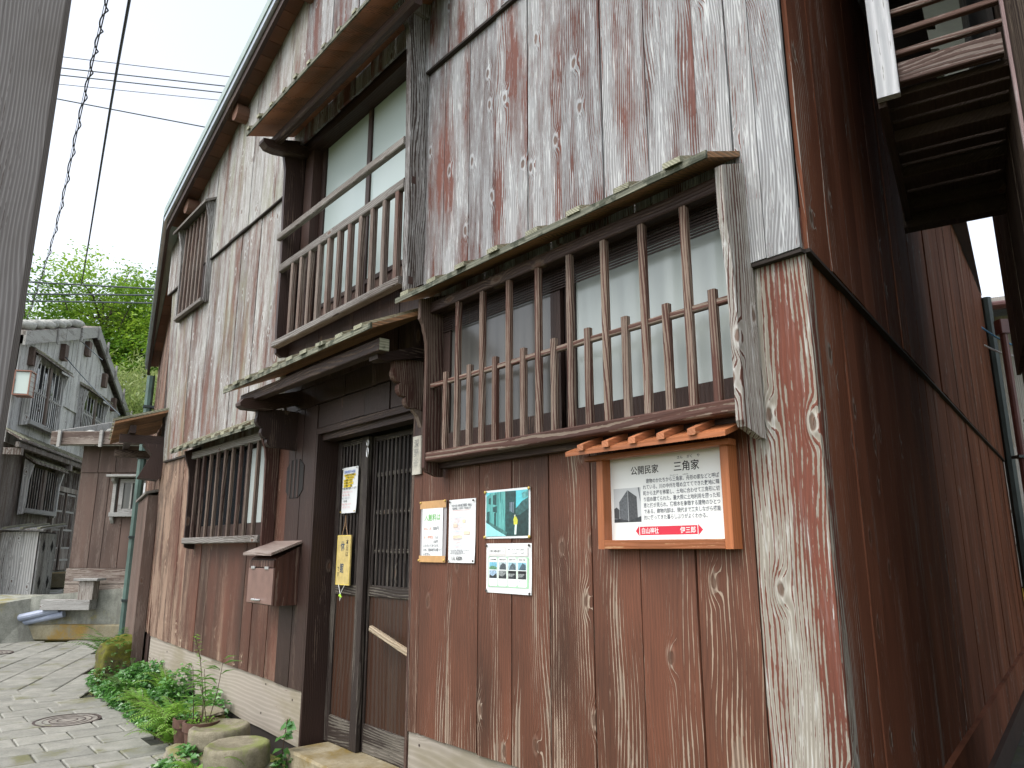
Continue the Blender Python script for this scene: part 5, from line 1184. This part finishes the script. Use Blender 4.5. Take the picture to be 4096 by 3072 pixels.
# lattice door with transom
dA_ = MB()
for u0, u1 in ((-1.38, -1.31), (.0, .08)): dA_.box(A_, u0, u1, -.03, .06, .8, 2.85)
dA_.box(A_, -1.31, .0, -.03, .055, 2.36, 2.46); dA_.box(A_, -1.31, .0, -.03, .055, 2.80, 2.85); dA_ = dA_.build('lattice_door', M['greylow'], GA)
MB().box(A_, -1.31, .0, -.005, .003, .8, 2.8).build('dark_opening', M['dim'], dA_)
for u0, u1, n in ((-1.31, -.72, .02), (-.64, .0, .035)):
    MB().box(A_, u0, u1, n-.012, n, .80, 1.22).build('door_panel', M['greylow'], dA_)
    MB().box(A_, u0, u0+.05, n-.015, n+.012, .8, 2.36).build('stile', M['greylow'], dA_); MB().box(A_, u1-.05, u1, n-.015, n+.012, .8, 2.36).build('stile', M['greylow'], dA_)
    for z in (.98, 1.22, 1.58, 1.95, 2.30): MB().box(A_, u0+.05, u1-.05, n-.010, n+.010, z, z+.04).build('lattice_rail', M['greyr'], dA_)
    me = slat_mesh(.018, .016, 1.1, M['greylow'])
    for i in range(9): link('slat', me, dA_, loc=A_(u0+.08+(u1-u0-.16)*i/8, n, 1.24))
me = slat_mesh(.016, .016, .34, M['greylow'])
for i in range(17): link('slat', me, dA_, loc=A_(-1.27+.077*i, .02, 2.46))
MB().cbox(A_, -1.5, .3, .0, .45, .5, .76, 0, .02).build('door_sill', M['ochre'], GA)
# lantern on the grey house
lq = Matrix.Translation(GA.location) @ Matrix.Rotation(GA.rotation_euler[2], 4, 'Z') @ Vector(A_(-4.18, .05, 3.72))
ln = empty('wall_lantern', lq, GA.rotation_euler[2], 'square paper lantern with a copper-brown frame on the grey house', 'lantern')
LW, LH = .24, .42
MB().box(Id, .02, LW-.01, -LW+.01, -.02, .03, LH-.02).build('paper_panel', M['lampglass'], ln)
for x in (0, LW-.012):
    for y in (0, -LW+.012): MB().box(Id, x, x+.014, y-.012, y+.004, 0, LH).build('frame_post', M['lampframe'], ln)
for z in (0, LH-.012): MB().box(Id, -.008, LW+.012, -LW-.008, .0, z, z+.018).build('frame_plate', M['lampframe'], ln)
lt = MB()
for k in range(1, 5):
    z = LH*k/5; x = LW*k/5
    lt.box(Id, .014, LW-.012, -LW+.006, -LW+.009, z, z+.006); lt.box(Id, LW-.011, LW-.008, -LW+.012, -.014, z, z+.006); lt.box(Id, x, x+.006, -LW+.0055, -LW+.0085, .03, LH-.02); lt.box(Id, LW-.0115, LW-.0085, -x, -x+.006, .03, LH-.02)
stuff(lt.build('glazing_bars', M['lampframe'], ln))
# little tool shed with diamond cut-outs
sh = empty('tool_shed', (-8.02, 12.75, .40), R(12), 'small grey wooden cupboard shed with diamond cut-outs in its doors', 'shed')
MB().box(Id, -1.2, 0, -.02, .72, .05, 1.10).build('wall', M['core'], sh)
kk = split(-1.2, 0, .2)
for a, b in zip(kk[:-1], kk[1:]): MB().box(Id, a+.002, b-.002, -.045, -.022, .05, 1.10).build('wall_board', M['grey'], sh)
for k in range(2):
    MB().box(Id, .0, .025, .0+.36*k, .355+.36*k, .05, 1.08).build('door', M['grey'], sh)
    for z in (.26, .86):
        y = .175+.36*k; MB().prism([(y-.06, z), (y, z-.11), (y+.06, z), (y, z+.11)], lambda a, b, t: (t, a, b), .0255, .028).build('diamond_opening', M['dim'], sh)
MB().hexa([(-1.3, -.20, 1.12), (.12, -.20, 1.12), (.12, .86, 1.22), (-1.3, .86, 1.22), (-1.3, -.20, 1.145), (.12, -.20, 1.145), (.12, .86, 1.245), (-1.3, .86, 1.245)]).build('roof', M['greyr'], sh)
for k in range(6): MB().hexa([(x, y, z+z_) for z_ in (0, .025) for x, y, z in ((-1.27+.26*k, -.22, 1.147), (-1.22+.26*k, -.22, 1.147), (-1.22+.26*k, .88, 1.251), (-1.27+.26*k, .88, 1.251))]).build('roof_batten', M['batten'], sh)
# weeds by the grey house
for k, (x, y, s_, lab) in enumerate(((-7.75, 13.9, 1.0, 'leafy green weed clump beside the tool shed'), (-7.25, 13.2, .5, 'low weeds at the edge of the raised path by the door sill'))):
    root = empty('weed_clump', (x, y, .44), 0, lab, 'plant'); lv = Leaves()
    for _ in range(int(420*s_)):
        a = rng.random()*6.28; q = .32*s_*rng.random()**.6; d = np.array([math.cos(a), math.sin(a), rng.uniform(-.2, .7)])
        lv.add(np.array([q*math.cos(a), q*math.sin(a), .02+.55*s_*rng.random()*(1-q/.5)]), d, np.array([0, 0, 1.0])+rng.normal(0, .3, 3), rng.uniform(.06, .11), .045, .15, .2)
    lv.build('leaves', M['fern'] if k == 0 else M['ivy'], root)

# ------------------------------------------------------------------ hillside and trees
hill = MB(); nx, ny = 22, 10; hv = []
for j in range(ny):
    for i in range(nx):
        x = -30+40*i/(nx-1); y = 24+26*j/(ny-1)
        z = -.3 + 9.5*(1-math.exp(-max(0, y-24)/9.0)) + .8*math.sin(x*.4+y*.2)
        hv.append((x, y, z))
hill.v = hv; hill.f = [(j*nx+i, j*nx+i+1, (j+1)*nx+i+1, (j+1)*nx+i) for j in range(ny-1) for i in range(nx-1)]
M['hill'] = stone('hillside', (.020, .035, .010), (.04, .06, .018), moss=(.03, .06, .012), mossamt=.6, sc_=1.2)
struct(hill.build('hillside', M['hill'], smooth=True, fix=False))
M['leafA'] = leafmat('tree_leaf_light', (.13, .27, .022), (.20, .36, .035), (.30, .44, .05), rough=.5, trans=.45, sc_=.5)
M['leafB'] = leafmat('tree_leaf_mid', (.055, .15, .015), (.10, .22, .025), (.18, .31, .035), rough=.5, trans=.4, sc_=.5)
M['leafC'] = leafmat('bamboo_leaf', (.11, .19, .035), (.19, .27, .06), (.28, .33, .12), rough=.5, trans=.45, sc_=.6)
M['bark'] = stone('bark', (.055, .045, .035), (.12, .10, .08), mossamt=.25, sc_=6)
def tree(loc, h, r, mat, label, n_cl, per, leaf, kind='broad', name='tree', openness=.3):
    root = empty(name, loc, 0, label, 'bamboo' if kind == 'bamboo' else 'tree', 'trees and bamboo on the hillside')
    tr = MB(); top = np.array([rng.uniform(-.4, .4), rng.uniform(-.4, .4), h*.8])
    tr.tube([(0, 0, -.5), top*.5+rng.normal(0, .15, 3), top], [.16, .11, .03], 7)
    cs = []
    for k in range(n_cl):
        a = rng.random()*6.283; el = rng.uniform(-.5, 1); q = rng.random()**.45
        c = np.array([r*q*math.cos(a)*math.sqrt(max(.05, 1-el*el*.8)), r*q*math.sin(a)*math.sqrt(max(.05, 1-el*el*.8)), h*.62 + el*h*.38*q])
        cs.append(c)
        if k % 3 == 0:
            b = top*rng.uniform(.35, .9); tr.tube([b, (b+c)/2+rng.normal(0, .12, 3), c], [.05, .03, .012], 5)
    tr.build('trunk', M['bark'], root, fix=False)
    C_ = np.repeat(np.array(cs), per, 0); N = len(C_)
    sp_ = r*.145 if kind != 'bamboo' else r*.26
    P_ = C_ + rng.normal(0, 1, (N, 3))*np.array([sp_, sp_, sp_*.55])
    a = rng.random(N)*6.283; D = np.stack([np.cos(a), np.sin(a), rng.uniform(-.9, .2, N) if kind != 'bamboo' else rng.uniform(-1.4, -.1, N)], 1); D /= np.linalg.norm(D, axis=1)[:, None]
    U = np.stack([rng.normal(0, .5, N), rng.normal(0, .5, N), np.ones(N)], 1); Sd = np.cross(D, U); Sd /= np.linalg.norm(Sd, axis=1)[:, None]
    L_ = leaf*rng.uniform(.6, 1.25, N)[:, None]; Wd_ = L_*(.27 if kind != 'bamboo' else .10)
    V = np.stack([P_, P_+D*L_*.5+Sd*Wd_, P_+D*L_, P_+D*L_*.5-Sd*Wd_], 1).reshape(-1, 3)
    me = bpy.data.meshes.new('crown'); me.vertices.add(4*N); me.vertices.foreach_set('co', V.ravel().astype(np.float32))
    me.loops.add(4*N); me.loops.foreach_set('vertex_index', np.arange(4*N, dtype=np.int32)); me.polygons.add(N)
    me.polygons.foreach_set('loop_start', np.arange(0, 4*N, 4, dtype=np.int32)); me.polygons.foreach_set('loop_total', np.full(N, 4, dtype=np.int32))
    me.materials.append(mat); me.update(); me.validate(); link('crown', me, root)
    return root
T = [(-17.8, 26, 2.2, 9.4, 2.6, 'leafB', 'dense dark green tree at the far left above the grey house roof'),
     (-15.8, 27.5, 2.9, 10.0, 2.5, 'leafA', 'yellow-green tree above the middle of the grey house roof'),
     (-13.6, 28, 2.9, 9.3, 2.6, 'leafB', 'mid green tree standing beneath the cables'),
     (-11.8, 27, 2.4, 8.6, 2.4, 'leafA', 'bright yellow-green tree next to the roof corner of the wooden house'),
     (-14.2, 24, .4, 6.6, 2.2, 'leafA', 'light green tree low behind the roof ridge of the grey house'),
     (-11.2, 24, .4, 6.4, 2.1, 'leafB', 'leafy tree half way down behind the bamboo'),
     (-16.5, 31, 5.0, 8.0, 2.6, 'leafB', 'tree on the skyline at the left'), (-12.6, 33, 6.0, 7.4, 2.4, 'leafA', 'open tree on the skyline beside the house roof')]
for (x, y, z, h, r_, m_, lab) in T: tree((x, y, z), h, r_, M[m_], lab, 95, 120, .17)
for (x, y, z, h, r_, lab) in ((-10.6, 21.2, .3, 6.4, 1.7, 'pale drooping bamboo beside the gable of the grey house'), (-9.3, 20.4, .2, 5.4, 1.6, 'pale drooping bamboo nearest the wooden house'), (-11.6, 22.5, .3, 6.6, 1.6, 'drooping bamboo behind the ridge of the grey house')):
    tree((x, y, z), h, r_, M['leafC'], lab, 110, 100, .24, 'bamboo', 'bamboo_clump')
bt = empty('bare_tree', (-13.0, 30.5, 5.0), 0, 'thin half-bare tree with crooked branches against the sky', 'tree'); tb = MB(); lv = Leaves()
def branch(p, d, L_, r_, dep):
    q = p + d*L_; mid = (p+q)/2 + rng.normal(0, L_*.07, 3); tb.tube([p, mid, q], [r_, r_*.8, r_*.6], 5, False)
    if dep == 0 or r_ < .012:
        for _ in range(5): lv.add(q+rng.normal(0, .16, 3), rng.normal(0, 1, 3), np.array([0, 0, 1.0]), .25, .12, .1, .1)
        return
    for _ in range(3):
        e = d + rng.normal(0, .55, 3); e[2] = abs(e[2])*.7+.1; e /= np.linalg.norm(e); branch(q, e, L_*rng.uniform(.6, .85), r_*.62, dep-1)
branch(np.zeros(3), np.array([-.1, 0, 1.0]), 3.0, .10, 4)
tb.build('trunk', M['bark'], bt, fix=False); lv.build('crown', M['leafA'], bt)

# ------------------------------------------------------------------ right: neighbour with a balcony across the alley, house behind
bN = R(32); dN = azv(bN); NB = np.array([1.40, 2.52]); acr = azv(R(122))
NH = empty('neighbour_house', (NB[0]+acr[0]*.436, NB[1]+acr[1]*.436, GZ), math.atan2(dN[1], dN[0]), 'dark boarded neighbouring house whose slatted balcony hangs over the alley', 'house')
def N_(t, m, z): return (t, m, z-GZ)            # along the alley, towards our house (+), up
MB().box(N_, -.60, 2.24, -3.0, -.02, 2.22, 6.5).build('wall', M['core'], NH)
ts_ = split(-.60, 2.26, .22)
for a, b in zip(ts_[:-1], ts_[1:]): MB().box(N_, a+.002, b-.002, -.019, .0+random.uniform(0, .004), 2.20, 6.3).build('wall_board', M['neigh'], NH)
xs = split(-2.9, -.02, .24)
for a, b in zip(xs[:-1], xs[1:]): MB().box(lambda x, y, z: N_(x, y, z), 2.241, 2.26, a, b-.003, 2.2, 6.3).build('wall_board', M['neigh'], NH)
MB().box(N_, -.60, 2.20, -3.0, -.02, 2.10, 2.218).build('jetty_beam', M['neighx'], NH)
MB().box(N_, -.60, 2.0, -3.0, -.20, -.1, 2.098).build('lower_wall', M['neigh'], NH)
MB().cbox(N_, 2.03, 2.17, -.17, -.03, -.1, 2.098, 2, .01).build('corner_post', M['pale'], NH)
MB().hexa([N_(-.9, -3, 6.3), N_(2.6, -3, 6.3), N_(2.6, .5, 5.7), N_(-.9, .5, 5.7), N_(-.9, -3, 6.4), N_(2.6, -3, 6.4), N_(2.6, .5, 5.8), N_(-.9, .5, 5.8)]).build('roof', M['neighdk'], NH)
M['neighy'] = wood('balcony_beam', ax='y', paint=(.10, .055, .042), bare=((.20, .16, .14), (.32, .29, .27)), wear=.36, var=.05, ringmix=.3, knots=0, ring=160)
bq = MB().cbox(N_, -.02, .02, .02, .35, 2.92, 3.005, 1, .004).build('balcony', M['neighy'], NH)
MB().cbox(N_, -.015, 1.20, .40, .430, 2.84, 4.3, 2, .004).build('side_board', M['neighdk'], bq)
MB().cbox(N_, -.055, -.02, .352, .430, 2.86, 4.6, 2, .003).build('front_board', M['pale2'], bq)
MB().cbox(N_, -.055, -.02, -.30, .012, 2.45, 4.6, 2, .003).build('front_post', M['pink'], bq)
for z in (3.04, 3.13, 3.22, 3.31, 3.40, 3.49): MB().cbox(N_, -.015, .012, .0, .36, z, z+.022, 1, .003).build('slat', M['neighy'], bq)
for k in range(11): MB().cbox(N_, .05+.10*k, .13+.10*k, .0, .40, 2.905+random.uniform(-.004, .004), 2.935, 1, .003).build('floor_board', M['neighdk'], bq)
for t_ in (.30, .66, 1.02): MB().cbox(N_, t_, t_+.06, .0, .40, 2.85, 2.903, 1, .004).build('joist', M['neighdk'], bq)
MB().cbox(N_, 1.14, 1.22, -.02, .44, 2.80, 2.90, 1, .004).build('joist', M['neighdk'], bq)
MB().box(N_, .25, 1.2, .01, .03, 3.0, 4.4).build('dark_opening', M['dim'], bq)

HC = empty('far_house', (5.6, 8.6, GZ), R(-26), 'pale boarded house with yellow shutters seen through the end of the alley', 'house')
def C_(x, y, z): return (x, y, z-GZ)
MB().box(C_, -2.6, 3.5, .05, 3, -.1, 3.9).build('wall', M['core'], HC)
xs = split(-2.6, 3.5, .22)
for a, b in zip(xs[:-1], xs[1:]):
    MB().box(C_, a+.003, b-.003, .02, .05, 2.35, 3.95).build('wall_board', M['pale'], HC); MB().box(C_, a+.003, b-.003, .0, .03, 1.35, 2.36).build('wall_board', M['pale'], HC)
for k in range(18): MB().cbox(C_, -2.58+.34*k, -2.54+.34*k, .0, .02, 2.35, 3.95, 2).build('wall_batten', M['pale'], HC)
MB().cbox(C_, -2.6, 3.5, -.12, .06, 1.26, 1.34, 0).build('ledge', M['pale'], HC)
for k in range(9):
    MB().box(C_, -2.5+.62*k, -1.98+.62*k, .01, .04, -.0, .78).build('shutter', M['shutter'], HC)
    MB().cbox(C_, -1.97+.62*k, -1.89+.62*k, -.02, .04, -.1, 1.25, 2).build('post', M['pale'], HC)
MB().box(C_, -2.6, 3.5, .0, .045, .80, 1.25).build('wall_board', M['pale'], HC)
MB().hexa([C_(-2.8, -.55, 3.95), C_(3.6, -.55, 3.95), C_(3.6, 3, 4.6), C_(-2.8, 3, 4.6), C_(-2.8, -.55, 4.03), C_(3.6, -.55, 4.03), C_(3.6, 3, 4.7), C_(-2.8, 3, 4.7)]).build('roof', M['pale'], HC)
MB().tube([C_(-2.8, -.6, 3.93), C_(3.6, -.6, 3.90)], .05, 10).build('gutter', M['redpipe'], HC)
M['cable_blue'] = plain('blue_cable', (.12, .35, .6), .5)
# ------------------------------------------------------------------ near left post and the cables
po = MB(); rings = []
for z in np.linspace(-.1, 4.2, 14):
    rings.append([(x*(1+.008*math.sin(z*3+x*9)), y, z) for x, y in ((-.17, -.12), (.15, -.13), (.165, -.11), (.165, .10), (.15, .13), (-.17, .13))])
po.loft(rings); po = po.build('wooden_post', M['post'], None, loc=(-1.394, 1.70, 0), rz=R(40)); tag(po, 'thick grey weathered timber post close to the camera at the left edge', 'post')
def ray(sx, sy, y):
    x = (sx/4-512)/736; v = (384-sy/4)/736; cp, sp_ = math.cos(PITCH), math.sin(PITCH)
    d = np.array([x, cp-sp_*v, sp_+cp*v]); return np.array([0, 0, CAMH]) + d*(y/d[1])
def cable(name, pts, r, mat, label, group=None, sag=0, par=None):
    P_ = [Vector(p) for p in pts]
    if len(P_) == 2:
        a, b = P_; P_ = [a.lerp(b, t) - Vector((0, 0, sag*4*t*(1-t))) for t in np.linspace(0, 1, 15)]
    o = MB().tube(P_, r, 6).build(name, mat, par, fix=False)
    if label: tag(o, label, 'cable', group)
    return o
a = [ray(445, -60, 4.2), ray(330, 430, 5.6), ray(205, 985, 8.6), ray(92, 1325, 14.8)]
def spline(p, n=80):
    p = [np.array(q) for q in p]; p = [2*p[0]-p[1]] + p + [2*p[-1]-p[-2]]; out = []
    for i in range(1, len(p)-2):
        for t in np.linspace(0, 1, n//(len(p)-3), endpoint=False):
            out.append(.5*((2*p[i])+(-p[i-1]+p[i+1])*t+(2*p[i-1]-5*p[i]+4*p[i+1]-p[i+2])*t*t+(-p[i-1]+3*p[i]-3*p[i+1]+p[i+2])*t**3))
    return out + [p[-2]]
c1 = spline(a, 240); tw = cable('twisted_cable', c1, .0045, M['cable'], 'twisted pair of black cables running down to the grey house roof')
hx = []
for i, p in enumerate(c1):
    ph = i*.42; d = np.array([math.cos(ph), 0, math.sin(ph)])*.020; hx.append(p+d)
cable('strand', hx, .0055, M['cable'], None, par=tw); cable('strand', [p*1+np.array([-.016, 0, 0]) for p in c1], .0025, M['wire'], None, par=tw)
sp2 = MB(); 
ae = ray(92, 1325, 14.8); ring_pts = [ae + np.array([.10*math.cos(t)+.04, 0, .30*math.sin(t)-.12]) for t in np.linspace(.5, -3.0, 12)]
sp2.tube(ring_pts, .018, 6); sp2.build('white_spiral', M['cabletie'], tw, fix=False)
c2 = spline([ray(528, -60, 5.0), ray(440, 440, 7.2), ray(352, 985, 12.5), ray(325, 1140, 19)], 60)
cable('thick_cable', c2, .013, M['cable'], 'single thick black cable sloping down towards the trees')
for (x0, y0, x1, y1, r_, lab) in ((230, 225, 960, 312, .012, 'topmost thin wire crossing the sky'), (230, 270, 940, 349, .018, 'second wire from the top crossing the sky'), (230, 299, 930, 375, .018, 'third wire from the top crossing the sky'), (220, 335, 920, 405, .010, 'fourth and faintest wire crossing the sky'), (210, 392, 860, 516, .018, 'lowest and steepest wire crossing the open sky'),
    (100, 1127, 640, 1157, .024, 'upper wire crossing in front of the tree tops'), (90, 1176, 640, 1181, .024, 'middle wire crossing in front of the tree tops'), (90, 1203, 640, 1213, .022, 'lower wire crossing in front of the tree tops')):
    cable('overhead_wire', (ray(x0-(x1-x0)*.5, y0-(y1-y0)*.5, 20), ray(x1+(x1-x0)*.5, y1+(y1-y0)*.5, 20)), r_, M['wire'], lab, 'overhead wires', .0)
cable('service_wire', (ray(140, 1270, 15.5), ray(480, 1660, 12.0)), .009, M['wire'], 'thin dark wire slanting down across the grey house front', None, .08)
cable('service_wire', (ray(255, 1290, 15.5), ray(410, 1440, 14)), .009, M['wire'], 'short thin wire beside the gable edge of the grey house', None, .03)
for k in range(2): cable('service_wire', (ray(3900, 1290+70*k, 7.6), ray(4120, 1400+30*k, 7.4)), .010, M['cable_blue'] if k == 0 else M['cabletie'], ('pale blue' if k == 0 else 'white') + ' wire in front of the far house at the end of the alley', None, .05)
dp = empty('rain_pipe', Vector(ray(4012, 1325, 7.4))*1, 0, 'red-brown rain pipe in front of the far house, at the right edge', 'pipe')
b_ = dp.location.copy(); dp.location = (b_[0], b_[1], GZ)
MB().tube([(0, 0, 0), (0, 0, b_[2]-GZ)], .036, 10).build('pipe', M['redpipe'], dp); MB().cbox(Id, -.055, .055, -.055, .055, b_[2]-GZ-.03, b_[2]-GZ+.12, 2, .01).build('hopper', M['redpipe'], dp)
for z in (1.2, 2.2): MB().cbox(Id, -.07, .16, -.06, .06, z, z+.03, 0).build('pipe_bracket', M['darkpipe'], dp)
